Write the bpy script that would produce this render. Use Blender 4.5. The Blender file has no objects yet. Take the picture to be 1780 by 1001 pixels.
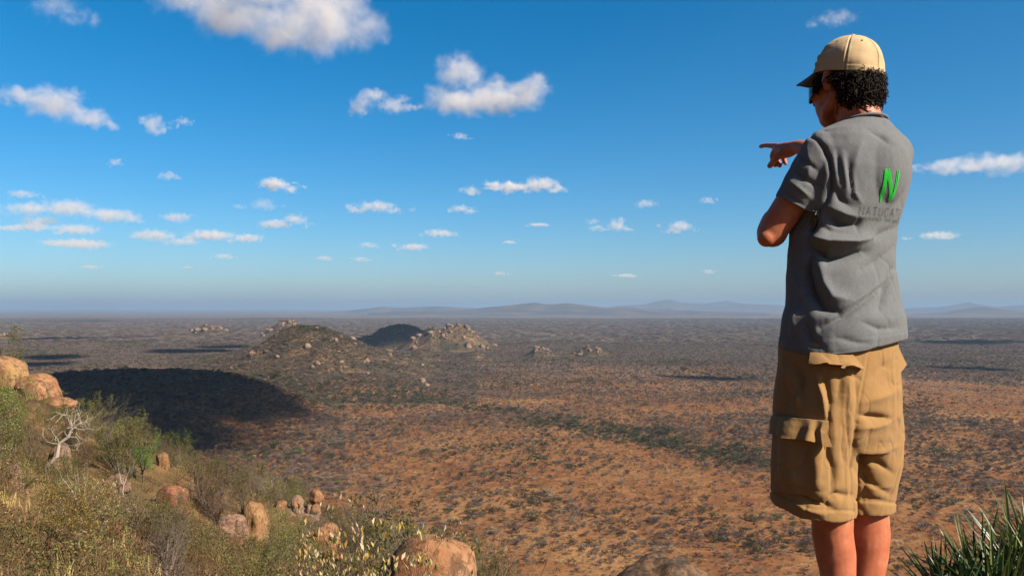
import bpy, bmesh, math, random
import numpy as np
from mathutils import Vector, Matrix

# ------------------------------------------------------------------ camera, sky, sun, exposure
scene = bpy.context.scene
F, CX, HY = 1480.0, 890.0, 535.0          # focal length, centre column and horizon row in photo pixels (1780 x 1001)
CAMZ = 100.0                               # eye height above the plain
cam_data = bpy.data.cameras.new('camera')
cam = bpy.data.objects.new('camera', cam_data)
scene.collection.objects.link(cam)
cam.location = (0, 0, CAMZ)
cam.rotation_euler = (math.radians(90), 0, 0)
cam_data.sensor_width = 36.0
cam_data.lens = F / 1780 * 36.0
cam_data.shift_y = (HY - 500.5) / 1780
cam_data.clip_start = 0.1
cam_data.clip_end = 200000
scene.camera = cam

SUN_EL, SUN_AZ = math.radians(36), math.radians(56)     # azimuth: to the right of straight behind the camera
SUN = Vector((math.sin(SUN_AZ) * math.cos(SUN_EL), -math.cos(SUN_AZ) * math.cos(SUN_EL), math.sin(SUN_EL)))
world = bpy.data.worlds.new('World')
scene.world = world
world.use_nodes = True
wn = world.node_tree
wn.nodes.clear()
sky = wn.nodes.new('ShaderNodeTexSky')
sky.sky_type = 'NISHITA'
sky.sun_disc = False
sky.sun_elevation = SUN_EL
sky.sun_rotation = math.atan2(SUN.x, SUN.y)
sky.altitude = 2000
sky.air_density = 1.0
sky.dust_density = 5.2
sky.ozone_density = 4.5
hsv = wn.nodes.new('ShaderNodeHueSaturation')
hsv.inputs['Saturation'].default_value = 1.36
hsv.inputs['Hue'].default_value = 0.49
bg = wn.nodes.new('ShaderNodeBackground')
bg.inputs['Strength'].default_value = 0.052
wo = wn.nodes.new('ShaderNodeOutputWorld')
wn.links.new(sky.outputs[0], hsv.inputs['Color'])
wn.links.new(hsv.outputs[0], bg.inputs['Color'])
wn.links.new(bg.outputs[0], wo.inputs['Surface'])

sun_data = bpy.data.lights.new('sun', 'SUN')
sun_data.energy = 5.0
sun_data.angle = math.radians(0.53)
sun_data.color = (1.0, 0.89, 0.75)
sun = bpy.data.objects.new('sun', sun_data)
scene.collection.objects.link(sun)
sun.rotation_euler = SUN.to_track_quat('Z', 'Y').to_euler()
sun.location = (0, 0, 300)

scene.view_settings.view_transform = 'Standard'
scene.view_settings.look = 'None'
scene.view_settings.exposure = 1.45
scene.view_settings.gamma = 1.0
scene.view_settings.use_curve_mapping = False
scene.render.engine = 'CYCLES'
cy = scene.cycles
cy.max_bounces = 6
cy.diffuse_bounces = 3
cy.glossy_bounces = 2
cy.transmission_bounces = 2
cy.volume_bounces = 4
cy.transparent_max_bounces = 12
cy.volume_step_rate = 0.7
cy.volume_max_steps = 128
cy.use_denoising = True
cy.denoiser = 'OPENIMAGEDENOISE'
cy.sample_clamp_indirect = 6.0
cy.use_adaptive_sampling = True
cy.adaptive_threshold = 0.015

# ------------------------------------------------------------------ helpers
rng = np.random.default_rng(7)
COL = scene.collection

def at(px, py, y):
    """the point in direction (px, py) at depth y from the camera"""
    return Vector(((px - CX) / F * y, y, CAMZ + (HY - py) / F * y))

def vnoise(x, y, seed=0):
    """2-D value noise, 0..1"""
    xi, yi = np.floor(x), np.floor(y)
    fx, fy = x - xi, y - yi
    fx, fy = fx * fx * (3 - 2 * fx), fy * fy * (3 - 2 * fy)
    def h(a, b):
        n = np.sin(a * 127.1 + b * 311.7 + seed * 74.7) * 43758.5453
        return n - np.floor(n)
    return (h(xi, yi) * (1 - fx) + h(xi + 1, yi) * fx) * (1 - fy) + (h(xi, yi + 1) * (1 - fx) + h(xi + 1, yi + 1) * fx) * fy

def fbm(x, y, octaves=4, seed=0):
    s, a, t = 0, 0.5, 0
    for o in range(octaves):
        s = s + a * vnoise(x * 2 ** o + o * 13.3, y * 2 ** o - o * 7.7, seed + o); t += a; a *= 0.5
    return s / t

def vnoise3(p, seed=0):
    """3-D value noise of an (n,3) array, 0..1"""
    i = np.floor(p); f = p - i; f = f * f * (3 - 2 * f)
    def h(d):
        q = i + d
        n = np.sin(q[:, 0] * 127.1 + q[:, 1] * 311.7 + q[:, 2] * 191.3 + seed * 74.7) * 43758.5453
        return n - np.floor(n)
    r = 0
    for a in (0, 1):
        for b in (0, 1):
            for c in (0, 1):
                w = (f[:, 0] if a else 1 - f[:, 0]) * (f[:, 1] if b else 1 - f[:, 1]) * (f[:, 2] if c else 1 - f[:, 2])
                r = r + w * h(np.array([a, b, c]))
    return r

def fbm3(p, octaves=4, seed=0):
    s, a, t = 0, 0.5, 0
    for o in range(octaves):
        s = s + a * vnoise3(p * 2 ** o + o * 5.1, seed + o); t += a; a *= 0.5
    return s / t

def mesh_np(name, verts, faces, smooth=False):
    """mesh from arrays; faces: (n,3) or (n,4) array, or a list of tuples"""
    me = bpy.data.meshes.new(name)
    me.from_pydata(np.asarray(verts).tolist(), [], [tuple(f) for f in (faces.tolist() if hasattr(faces, 'tolist') else faces)])
    if smooth:
        me.polygons.foreach_set('use_smooth', [True] * len(me.polygons))
    me.update()
    return me

def obj(name, me, mat=None, parent=None, loc=None):
    o = bpy.data.objects.new(name, me)
    COL.objects.link(o)
    if mat is not None and me is not None and len(me.materials) == 0:
        me.materials.append(mat)
    if parent is not None:
        o.parent = parent
    if loc is not None:
        o.location = loc
    return o

def tag(o, label=None, cat=None, group=None, kind=None):
    if label: o['label'] = label
    if cat: o['category'] = cat
    if group: o['group'] = group
    if kind: o['kind'] = kind
    return o

def copy_tree(o, parent=None):
    c = o.copy()
    COL.objects.link(c)
    c.parent = parent
    for ch in list(o.children):
        copy_tree(ch, c)
    return c

ALBEDO = 0.66        # overall reflectance of the matt surfaces under this exposure
class N:
    """small node-tree writer"""
    def __init__(self, name):
        self.m = bpy.data.materials.new(name)
        self.m.use_nodes = True
        self.t = self.m.node_tree
        self.t.nodes.clear()
        self.out = self.t.nodes.new('ShaderNodeOutputMaterial')
    def n(self, kind, **kw):
        nd = self.t.nodes.new('ShaderNode' + kind)
        for k, v in kw.items():
            if k.startswith('i_'):
                key = k[2:].replace('_', ' ')
                self.put(nd.inputs[key], v)
            elif k.startswith('n') and k[1:].isdigit():
                self.put(nd.inputs[int(k[1:])], v)
            else:
                setattr(nd, k, v)
        return nd
    def put(self, sock, v):
        if hasattr(v, 'is_output'):
            self.t.links.new(v, sock)
        elif hasattr(v, 'outputs'):
            self.t.links.new(v.outputs[0], sock)
        else:
            if isinstance(v, (tuple, list)) and len(v) == 3 and sock.type == 'RGBA':
                v = (*v, 1.0)
            sock.default_value = v
    def math(self, op, a, b=0.0, c=0.0, clamp=False):
        nd = self.t.nodes.new('ShaderNodeMath'); nd.operation = op; nd.use_clamp = clamp
        for i, v in enumerate((a, b, c)): self.put(nd.inputs[i], v)
        return nd.outputs[0]
    def vmath(self, op, a, b=(0, 0, 0)):
        nd = self.t.nodes.new('ShaderNodeVectorMath'); nd.operation = op
        self.put(nd.inputs[0], a)
        self.put(nd.inputs[1], b)
        return nd.outputs['Value'] if op in ('DOT_PRODUCT', 'LENGTH') else nd.outputs[0]
    def ramp(self, fac, stops, mode='LINEAR'):
        nd = self.t.nodes.new('ShaderNodeValToRGB')
        nd.color_ramp.interpolation = mode
        e = nd.color_ramp.elements
        while len(e) < len(stops): e.new(0.5)
        for el, (p, c) in zip(e, stops):
            el.position = p
            el.color = (*c, 1) if len(c) == 3 else c
        self.put(nd.inputs[0], fac)
        return nd.outputs[0]
    def mix(self, fac, a, b, blend='MIX'):
        nd = self.t.nodes.new('ShaderNodeMix'); nd.data_type = 'RGBA'; nd.blend_type = blend
        self.put(nd.inputs['Factor'], fac); self.put(nd.inputs['A'], a) if False else None
        self.put(nd.inputs[6], a); self.put(nd.inputs[7], b)
        return nd.outputs[2]
    def noise(self, vec, scale, detail=4.0, rough=0.55, dist=0.0):
        nd = self.t.nodes.new('ShaderNodeTexNoise')
        if vec is not None: self.put(nd.inputs['Vector'], vec)
        nd.inputs['Scale'].default_value = scale
        nd.inputs['Detail'].default_value = detail
        nd.inputs['Roughness'].default_value = rough
        nd.inputs['Distortion'].default_value = dist
        return nd.outputs[0]
    def smooth(self, v, lo, hi):
        nd = self.t.nodes.new('ShaderNodeMapRange'); nd.interpolation_type = 'SMOOTHSTEP'
        self.put(nd.inputs[0], v); nd.inputs[1].default_value = lo; nd.inputs[2].default_value = hi
        return nd.outputs[0]
    def bump(self, height, strength=0.5, dist=0.02, normal=None):
        nd = self.t.nodes.new('ShaderNodeBump')
        nd.inputs['Strength'].default_value = strength
        nd.inputs['Distance'].default_value = dist
        self.put(nd.inputs['Height'], height)
        if normal is not None: self.put(nd.inputs['Normal'], normal)
        return nd.outputs[0]
    def bsdf(self, color, rough=0.9, spec=0.2, normal=None, **kw):
        nd = self.t.nodes.new('ShaderNodeBsdfPrincipled')
        color = tuple(x * ALBEDO for x in color) if isinstance(color, (tuple, list)) else self.mix(1.0, color, (ALBEDO,) * 3, 'MULTIPLY')
        self.put(nd.inputs['Base Color'], color)
        self.put(nd.inputs['Roughness'], rough)
        nd.inputs['Specular IOR Level'].default_value = spec
        if normal is not None: self.put(nd.inputs['Normal'], normal)
        for k, v in kw.items(): self.put(nd.inputs[k.replace('_', ' ')], v)
        return nd.outputs[0]
    def done(self, sh):
        self.t.links.new(sh, self.out.inputs['Surface'])
        return self.m
    def pos(self):
        return self.n('NewGeometry').outputs['Position']
    def obj(self):
        return self.n('TexCoord').outputs['Object']
    def rnd(self):
        return self.n('ObjectInfo').outputs['Random']
    def island(self):
        return self.n('NewGeometry').outputs['Random Per Island']
# ------------------------------------------------------------------ terrain shape
def hill_near(x, y):
    """the granite hill the camera stands on (height above the plain)"""
    k = 3.7e-4
    d2 = x * x + y * y
    z = CAMZ - 3.0 - 0.41 * x - 0.273 * y - k * d2
    d = np.sqrt(d2)
    w = np.clip((d - 4) / 30, 0, 1)
    z = z + w * ((fbm(x / 14, y / 14, 3, 3) - 0.5) * 3.0 + (fbm(x / 4, y / 4, 3, 5) - 0.5) * 0.9)
    return np.minimum(z, 128 - 0.02 * d)

# far hills: silhouette points in photo pixels, depth, depth half-width, roughness
def sil(points, depth, sig, rough=0.0, seed=1):
    p = np.array(points, float)
    return dict(x=(p[:, 0] - CX) / F * depth, z=CAMZ + (HY - p[:, 1]) / F * depth, y=depth, s=sig, r=rough, seed=seed)

HILLS = {
    'shaded_ridge': sil([(-60, 700), (30, 668), (80, 654), (150, 648), (230, 644), (310, 644), (390, 652), (460, 668), (520, 690), (600, 720)], 830, 190, 2.5, 4),
    'main': sil([(290, 668), (330, 648), (372, 629), (392, 619), (425, 606), (450, 598), (475, 589), (505, 576), (530, 569), (552, 567), (575, 572), (590, 576), (608, 585), (630, 596), (655, 606), (690, 617), (730, 631), (770, 646), (830, 664)], 1330, 230, 12, 11),
    'apron': sil([(380, 720), (430, 690), (490, 668), (560, 658), (640, 654), (720, 662), (800, 674), (880, 690), (960, 715)], 1040, 190, 4, 13),
    'spur': sil([(590, 650), (625, 624), (650, 617), (680, 612), (700, 616), (730, 607), (755, 612), (790, 618), (830, 614), (870, 624), (930, 645)], 1640, 120, 7, 47),
    'dark': sil([(585, 600), (615, 589), (645, 583), (665, 572), (685, 566), (705, 566), (722, 570), (745, 580), (770, 592), (790, 606)], 2150, 110, 7, 17),
    'twin': sil([(690, 606), (725, 581), (748, 568), (765, 574), (780, 567), (800, 566), (815, 570), (830, 584), (850, 597), (880, 610)], 2020, 100, 9, 23),
    'crag': sil([(440, 590), (470, 571), (485, 562), (500, 557), (515, 560), (530, 566), (560, 580), (590, 590)], 2900, 110, 9, 31),
    'crag_far': sil([(300, 582), (335, 574), (352, 566), (366, 563), (380, 568), (398, 577), (430, 583)], 3200, 90, 4, 37),
    'crag_side': sil([(-60, 590), (-30, 574), (0, 577), (20, 582), (40, 592), (70, 600)], 2700, 120, 4, 41),
    'outcrop': sil([(880, 630), (905, 622), (930, 606), (950, 608), (975, 618), (1000, 612), (1020, 603), (1040, 604), (1062, 616), (1090, 625)], 1720, 70, 5, 43),
}
FAR_HILLS = {
    'ridge': (sil([(640, 545), (720, 541), (800, 539), (850, 534), (890, 530), (930, 526), (950, 529), (985, 527), (1015, 530), (1050, 534), (1090, 534), (1140, 538), (1230, 541), (1340, 544)], 12500, 1100, 8, 51)),
    'ridge_low': (sil([(520, 545), (600, 540), (665, 533), (700, 535), (760, 532), (830, 536), (900, 541)], 17000, 900, 6, 53)),
    'mountain': (sil([(1020, 540), (1080, 531), (1120, 529), (1150, 522), (1165, 520), (1185, 526), (1225, 528), (1265, 522), (1285, 527), (1330, 529), (1370, 532), (1440, 538)], 21000, 900, 12, 57)),
    'peak': (sil([(1520, 541), (1590, 535), (1630, 534), (1660, 530), (1682, 525), (1702, 529), (1730, 533), (1780, 530), (1830, 534), (1900, 541)], 20000, 900, 10, 59)),
    'dome': (sil([(1590, 546), (1640, 543), (1668, 538), (1695, 534), (1715, 533), (1738, 536), (1765, 541), (1810, 544), (1860, 548)], 12500, 700, 8, 61)),
}
def hill_far(h, x, y):
    """height of one of the hills over the plain at x, y"""
    prof = np.interp(x / y * h['y'], h['x'], h['z'], left=-60, right=-60)
    t = (y - h['y']) / h['s']
    fall = np.exp(-t * t * 0.9)
    n = (fbm(x / (h['s'] * 0.3), y / (h['s'] * 0.3), 5, h['seed']) - 0.5) * 2 * h['r']
    e = np.minimum(1, np.maximum(0, prof) / 20)
    return np.maximum(prof, -60) * fall - (1 - fall) * 14 + n * fall * e

def plain(x, y):
    d = np.sqrt(x * x + y * y)
    return (fbm(x / 420, y / 420, 3, 71) - 0.5) * 15 * np.clip((d - 150) / 500, 0, 1) * np.clip(1.2 - d / 20000, 0.15, 1)

def ground_z(x, y):
    x, y = np.asarray(x, float), np.asarray(y, float)
    a, b = plain(x, y), hill_near(x, y)
    k = 6.0
    return np.where(np.abs(a - b) < 60, k * np.logaddexp(np.clip(a / k, -300, 300), np.clip(b / k, -300, 300)), np.maximum(a, b))

def surf_z(x, y):
    """ground or hill, whichever is higher"""
    z = ground_z(x, y)
    yy = np.maximum(np.asarray(y, float), 1.0)
    for h in HILLS.values():
        z = np.maximum(z, np.where(np.abs(yy - h['y']) < 3 * h['s'], hill_far(h, np.asarray(x, float), yy), -99))
    return z

# ------------------------------------------------------------------ ground and hill materials
def ground_material():
    m = N('savanna_ground')
    p = m.pos()
    n1 = m.noise(p, 0.011, 5, 0.6)
    n2 = m.noise(p, 0.09, 5, 0.65)
    n3 = m.noise(p, 0.9, 4, 0.7)
    soil = m.ramp(n1, [(0.32, (0.17, 0.060, 0.021)), (0.46, (0.25, 0.097, 0.034)), (0.56, (0.29, 0.136, 0.051)), (0.68, (0.36, 0.19, 0.082))])
    straw = m.ramp(n2, [(0.34, (0.085, 0.040, 0.020)), (0.46, (0.19, 0.080, 0.030)), (0.56, (0.27, 0.125, 0.046)), (0.68, (0.38, 0.21, 0.090))])
    c = m.mix(0.55, soil, straw)
    n0 = m.noise(p, 0.0042, 4, 0.6)
    c = m.mix(m.math('MULTIPLY', m.smooth(n0, 0.50, 0.64), 0.6), c, m.mix(n2, (0.30, 0.145, 0.052), (0.50, 0.30, 0.135)))
    c = m.mix(m.math('MULTIPLY', m.smooth(n3, 0.48, 0.66), 0.8), c, (0.075, 0.048, 0.032))
    hgt = m.n('SeparateXYZ', n0=p).outputs['Z']
    litter = m.ramp(n2, [(0.35, (0.060, 0.044, 0.024)), (0.52, (0.115, 0.078, 0.036)), (0.70, (0.22, 0.13, 0.055))])
    c = m.mix(m.math('MULTIPLY', m.smooth(hgt, 14.0, 34.0), 0.85), c, litter)
    # woodland too far off to tell its bushes apart
    dist = m.vmath('LENGTH', m.vmath('MULTIPLY', p, (1, 1, 0)))
    f1 = m.noise(m.vmath('MULTIPLY', p, (1, 1, 0)), 0.0011, 6, 0.65)
    f2 = m.noise(m.vmath('MULTIPLY', p, (1, 1, 0)), 0.012, 5, 0.7)
    wood = m.ramp(f1, [(0.32, (0.10, 0.080, 0.066)), (0.47, (0.155, 0.116, 0.090)), (0.56, (0.195, 0.138, 0.102)), (0.70, (0.28, 0.18, 0.12))])
    wood = m.mix(m.smooth(f2, 0.42, 0.60), wood, (0.105, 0.086, 0.072))
    wood = m.mix(m.smooth(f2, 0.60, 0.72), wood, (0.34, 0.22, 0.14))
    e = m.math('ADD', dist, m.math('MULTIPLY', m.math('SUBTRACT', n1, 0.5), 1500.0))
    c = m.mix(m.smooth(e, 800, 1900), c, wood)
    h = m.math('ADD', m.math('MULTIPLY', n3, 0.5), m.math('MULTIPLY', n2, 2.0))
    return m.done(m.bsdf(c, 1.0, 0.05, m.bump(h, 0.55, 0.6)))

def slope_material():
    m = N('wooded_hill_slope')
    p = m.pos()
    n1 = m.noise(p, 0.02, 5, 0.65)
    n2 = m.noise(p, 0.16, 5, 0.7)
    c = m.ramp(n1, [(0.36, (0.065, 0.054, 0.030)), (0.50, (0.115, 0.078, 0.042)), (0.60, (0.20, 0.12, 0.062)), (0.70, (0.30, 0.20, 0.12))])
    c = m.mix(m.smooth(n2, 0.50, 0.64), c, (0.05, 0.046, 0.028))
    return m.done(m.bsdf(c, 1.0, 0.05, m.bump(n2, 0.6, 2.0)))

def far_material():
    m = N('far_wooded_hills')
    p = m.pos()
    n1 = m.noise(p, 0.0022, 6, 0.65)
    c = m.ramp(n1, [(0.36, (0.050, 0.045, 0.042)), (0.52, (0.095, 0.075, 0.062)), (0.70, (0.20, 0.13, 0.09))])
    return m.done(m.bsdf(c, 1.0, 0.05))

GROUND_MAT, SLOPE_MAT, FAR_MAT = ground_material(), slope_material(), far_material()

# ------------------------------------------------------------------ the ground: one sheet to the horizon
rad = np.concatenate([[0.0], np.geomspace(0.7, 90, 120), np.geomspace(92, 4500, 200), np.geomspace(4700, 75000, 50)])
az = np.radians(np.concatenate([np.linspace(-36, 36, 330), np.linspace(38, 322, 90)]))
R, A = np.meshgrid(rad, az, indexing='ij')
gx, gy = R * np.sin(A), R * np.cos(A)
gz = ground_z(gx, gy)
nr, na = R.shape
idx = np.arange(nr * na).reshape(nr, na)
q = np.stack([idx[:-1, :], np.roll(idx, -1, 1)[:-1, :], np.roll(idx, -1, 1)[1:, :], idx[1:, :]], -1).reshape(-1, 4)
ground = obj('ground', mesh_np('ground', np.stack([gx, gy, gz], -1).reshape(-1, 3), q[:, ::-1], True), GROUND_MAT)
tag(ground, 'orange brown savanna plain stretching to the horizon', kind='structure')

def hill_mesh(h, nx, ny, span=2.6):
    x0, x1 = h['x'].min(), h['x'].max()
    us = np.linspace(x0, x1, nx)
    ys = h['y'] + np.linspace(-span, span, ny) * h['s']
    U, Y = np.meshgrid(us, ys, indexing='ij')
    X = U * Y / h['y']
    Z = hill_far(h, X, Y)
    i = np.arange(nx * ny).reshape(nx, ny)
    f = np.stack([i[:-1, :-1], i[1:, :-1], i[1:, 1:], i[:-1, 1:]], -1).reshape(-1, 4)
    return mesh_np('hill', np.stack([X, Y, Z], -1).reshape(-1, 3), f, True)

hill_labels = {
    'shaded_ridge': 'low wooded ridge lying dark in cloud shadow',
    'main': 'broad bushy granite hill standing alone beyond the shaded ridge',
    'dark': 'blue dark hill wholly in cloud shadow behind the bushy hill',
    'apron': 'gentle sunlit rise at the foot of the bushy hill',
    'spur': 'low rugged spur trailing away from the bushy hill',
    'twin': 'twin-topped rocky hill strewn with pale boulders',
    'crag': 'small pale rocky hill peeping up behind the bushy hill',
    'crag_far': 'tiny pale rocky hill far out beside the pale track',
    'crag_side': 'low rocky hill on the plain beyond the orange cliff boulders',
    'outcrop': 'low boulder outcrop on the open plain',
}
for k, h in HILLS.items():
    o = obj('hill', hill_mesh(h, 220, 120), GROUND_MAT if k in ('shaded_ridge', 'apron') else SLOPE_MAT)
    tag(o, hill_labels[k], kind='structure')
far_labels = {'ridge': 'long low bluish ridge on the skyline', 'ridge_low': 'very faint low ridge on the skyline', 'mountain': 'pale blue mountain chain on the skyline',
              'peak': 'pale blue pointed mountain on the skyline', 'dome': 'darker dome-shaped hill in front of the pale blue peak'}
for k, h in FAR_HILLS.items():
    o = obj('mountain', hill_mesh(h, 90, 30), FAR_MAT)
    tag(o, far_labels[k], kind='structure')
# ------------------------------------------------------------------ haze
def haze():
    m = N('haze_air')
    v = m.t.nodes.new('ShaderNodeVolumePrincipled')
    v.inputs['Color'].default_value = (0.23, 0.34, 0.48, 1)
    v.inputs['Density'].default_value = 6.2e-5
    v.inputs['Anisotropy'].default_value = 0.0
    v.inputs['Density Attribute'].default_value = ''
    m.t.links.new(v.outputs[0], m.out.inputs['Volume'])
    bm = bmesh.new()
    bmesh.ops.create_cube(bm, size=1.0)
    me = bpy.data.meshes.new('haze'); 
    bmesh.ops.scale(bm, vec=(156000, 156000, 345), verts=bm.verts)
    bmesh.ops.translate(bm, vec=(0, 0, 345 / 2 - 25), verts=bm.verts)
    bm.to_mesh(me); bm.free()
    return tag(obj('haze', me, m.m), 'thin blue haze over the plain', kind='stuff')
haze()

# ------------------------------------------------------------------ clouds: each a closed hull filled with uneven vapour
CLOUD_BASE = 1450.0
def cloud(blobs, label, group='small fair-weather clouds over the plain', dense=1.0, base_py=None, world_blobs=None, rag=1.25):
    """blobs: (px, py, rx, ry) in photo pixels, put at the distance where the cloud's underside reaches the common cloud base"""
    if world_blobs is None:
        if len(blobs) < 5:                       # ragged satellites round the small ones
            rr = random.Random(int(blobs[0][0] * 7 + blobs[0][1]))
            x0, x1 = min(b[0] - b[2] for b in blobs), max(b[0] + b[2] for b in blobs)
            yb, hh = max(b[1] + b[3] for b in blobs), max(b[3] for b in blobs)
            base_py = base_py if base_py is not None else max(b[1] + b[3] * 0.8 for b in blobs)
            w_ = x1 - x0
            blobs = list(blobs) + [(rr.uniform(x0 - 0.12 * w_, x1 + 0.12 * w_), yb - hh * rr.uniform(0.25, 1.5), w_ * rr.uniform(0.07, 0.18), hh * rr.uniform(0.25, 0.6)) for q in range(4)]
        by = base_py if base_py is not None else max(b[1] + b[3] * 0.8 for b in blobs)
        y = CLOUD_BASE / ((HY - by) / F)
        wb = []
        for i, (px, py, rx, ry) in enumerate(blobs):
            c = at(px, py, y)
            c.y += (((i * 37) % 11) / 11 - 0.5) * rx / F * y * 0.5
            wb.append((c, Vector((rx / F * y, max(rx, ry) * 0.8 / F * y, ry / F * y))))
    else:
        wb = world_blobs
    mid = sum((c for c, r in wb), Vector()) / len(wb)
    big = max(max(r) for c, r in wb)
    thick = max(min(r) for c, r in wb)
    pts = []
    sp = [Vector((math.cos(a) * math.cos(e), math.sin(a) * math.cos(e), math.sin(e))) for e in (-1.2, -0.6, 0, 0.6, 1.2) for a in np.arange(0, 2 * math.pi, math.pi / 6)]
    for c, r in wb:
        for s in sp:
            pts.append(c - mid + Vector((s.x * r.x, s.y * r.y, s.z * r.z)) * 1.18)
    bm = bmesh.new()
    for p in pts: bm.verts.new(p)
    res = bmesh.ops.convex_hull(bm, input=bm.verts)
    bmesh.ops.delete(bm, geom=[v for v in bm.verts if not v.link_faces], context='VERTS')
    bmesh.ops.recalc_face_normals(bm, faces=bm.faces)
    me = bpy.data.meshes.new('cloud'); bm.to_mesh(me); bm.free()
    m = N('cloud_vapour')
    p = m.obj()
    sc = 1.0 / thick
    warp = m.t.nodes.new('ShaderNodeTexNoise'); warp.inputs['Scale'].default_value = sc * 0.9; warp.inputs['Detail'].default_value = 2
    m.put(warp.inputs['Vector'], m.vmath('ADD', p, tuple(mid * 0.37)))
    wv = m.vmath('MULTIPLY', m.vmath('SUBTRACT', warp.outputs['Color'], (0.5, 0.5, 0.5)), (thick * 1.5,) * 3)
    pw = m.vmath('ADD', p, wv)
    f = None
    for c, r in wb:
        q = m.vmath('MULTIPLY', m.vmath('SUBTRACT', pw, tuple(c - mid)), (1 / r.x, 1 / r.y, 1 / r.z))
        v = m.math('SUBTRACT', 1.0, m.vmath('DOT_PRODUCT', q, q))
        f = v if f is None else m.math('SMOOTH_MAX', f, v, 0.35)
    det = m.noise(m.vmath('ADD', p, tuple(mid * 0.61)), sc * 1.25, 6, 0.66, 0.4)
    d = m.math('ADD', f, m.math('MULTIPLY', m.math('SUBTRACT', det, 0.56), 2.6 * rag))
    d = m.smooth(d, 0.0, 2.0)
    d = m.math('MULTIPLY', d, dense * 2.6 / thick)
    vol = m.t.nodes.new('ShaderNodeVolumePrincipled')
    vol.inputs['Color'].default_value = (0.80, 0.765, 0.74, 1)
    vol.inputs['Anisotropy'].default_value = 0.1
    vol.inputs['Density Attribute'].default_value = ''
    m.put(vol.inputs['Density'], d)
    m.t.links.new(vol.outputs[0], m.out.inputs['Volume'])
    o = obj('cloud', me, m.m, loc=mid)
    return tag(o, label, 'cloud', group)

cloud([(320, -6, 76, 40), (400, 26, 96, 46), (490, 46, 96, 52), (570, 58, 86, 52), (622, 52, 56, 50), (560, 0, 100, 46), (450, -20, 120, 40)],
      'largest broad white cloud, high above the granite hill', dense=0.9, base_py=95, rag=0.95)
cloud([(797, 128, 50, 36), (800, 178, 72, 30), (865, 168, 70, 34), (935, 152, 36, 28), (905, 165, 50, 30)], 'white puffy cloud with a round knob on top', base_py=203, rag=0.95)
cloud([(632, 178, 26, 24), (655, 168, 28, 14), (682, 182, 30, 17), (718, 186, 24, 9)], 'ragged wispy cloud beside the puffy knobbed cloud', dense=0.7, base_py=203)
cloud([(40, 168, 50, 20), (95, 180, 66, 30), (150, 203, 50, 20), (190, 216, 28, 12), (120, 165, 36, 14)], 'long slanting white cloud tapering down to one end', dense=0.7, base_py=226, rag=1.1)
cloud([(268, 216, 26, 22), (285, 225, 16, 12)], 'small upright tuft of cloud beside the slanting cloud', dense=0.7, base_py=238)
cloud([(105, 15, 50, 26), (130, 30, 36, 18)], 'thin faint veil of cloud above the slanting cloud', dense=0.22, base_py=60)
cloud([(1450, 36, 44, 14)], 'faint cloud wisp above the tan cap', dense=0.16, base_py=55)
cloud([(1650, 292, 60, 14), (1705, 285, 50, 18), (1755, 284, 60, 22), (1800, 282, 50, 26)], 'flat grey cloud behind the grey shirt', dense=0.6, base_py=306)
sm = 'small white fair-weather cloud low over the horizon'
fa = 'faint tiny cloud low over the horizon'
cloud([(478, 321, 32, 13), (505, 330, 18, 7)], 'small crisp white cloud above the granite hill', base_py=334)
cloud([(895, 327, 45, 9), (940, 321, 38, 15), (965, 329, 24, 8), (860, 328, 28, 5)], 'long cloud with a humped end and thin tail', base_py=337, dense=0.9)
for bl, de in [([(655, 360, 40, 13), (625, 366, 26, 7), (685, 366, 22, 7)], 1), ([(800, 363, 20, 8), (818, 368, 16, 5)], 1),
               ([(1070, 391, 22, 14), (1040, 398, 24, 5), (1085, 399, 18, 6)], 1.1), ([(1180, 394, 26, 11), (1170, 402, 24, 5)], 1.1),
               ([(1120, 355, 24, 9)], 0.6), ([(765, 406, 34, 8)], 0.8), ([(720, 430, 30, 7)], 0.8),
               ([(515, 382, 26, 11), (480, 390, 38, 8)], 1), ([(60, 366, 60, 13), (120, 362, 60, 18), (190, 374, 60, 13), (235, 381, 28, 8)], 0.9),
               ([(310, 379, 32, 10)], 0.8), ([(65, 395, 36, 10), (20, 397, 34, 6)], 0.9), ([(140, 400, 48, 11)], 0.8), ([(145, 425, 70, 9)], 0.7),
               ([(270, 410, 46, 12), (320, 420, 34, 8)], 0.9), ([(370, 410, 50, 10), (430, 414, 34, 9)], 1)]:
    cloud(bl, sm, 'small white clouds low over the horizon', dense=de * 0.55)
FAINT = 0.30
for px, py, rx, ry in [(390, 446, 22, 6), (564, 449, 17, 5), (627, 451, 16, 5), (868, 475, 12, 4), (1088, 479, 22, 4), (1230, 472, 14, 5), (458, 356, 26, 12), (40, 338, 28, 8), (295, 307, 22, 9),
                       (414, 359, 10, 6), (1228, 349, 16, 7), (157, 464, 18, 4), (1625, 410, 40, 9), (640, 426, 18, 6), (935, 391, 22, 4), (800, 238, 18, 7), (203, 282, 14, 9), (885, 421, 14, 4), (325, 465, 10, 3), (320, 212, 18, 9)]:
    cloud([(px, py, rx, ry), (px + rx * 0.5, py + ry * 0.3, rx * 0.6, ry * 0.6)], fa if py > 300 else 'faint scrap of cloud in the upper sky', 'faint tiny clouds low over the horizon' if py > 300 else 'faint scraps of cloud', dense=FAINT)

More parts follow.
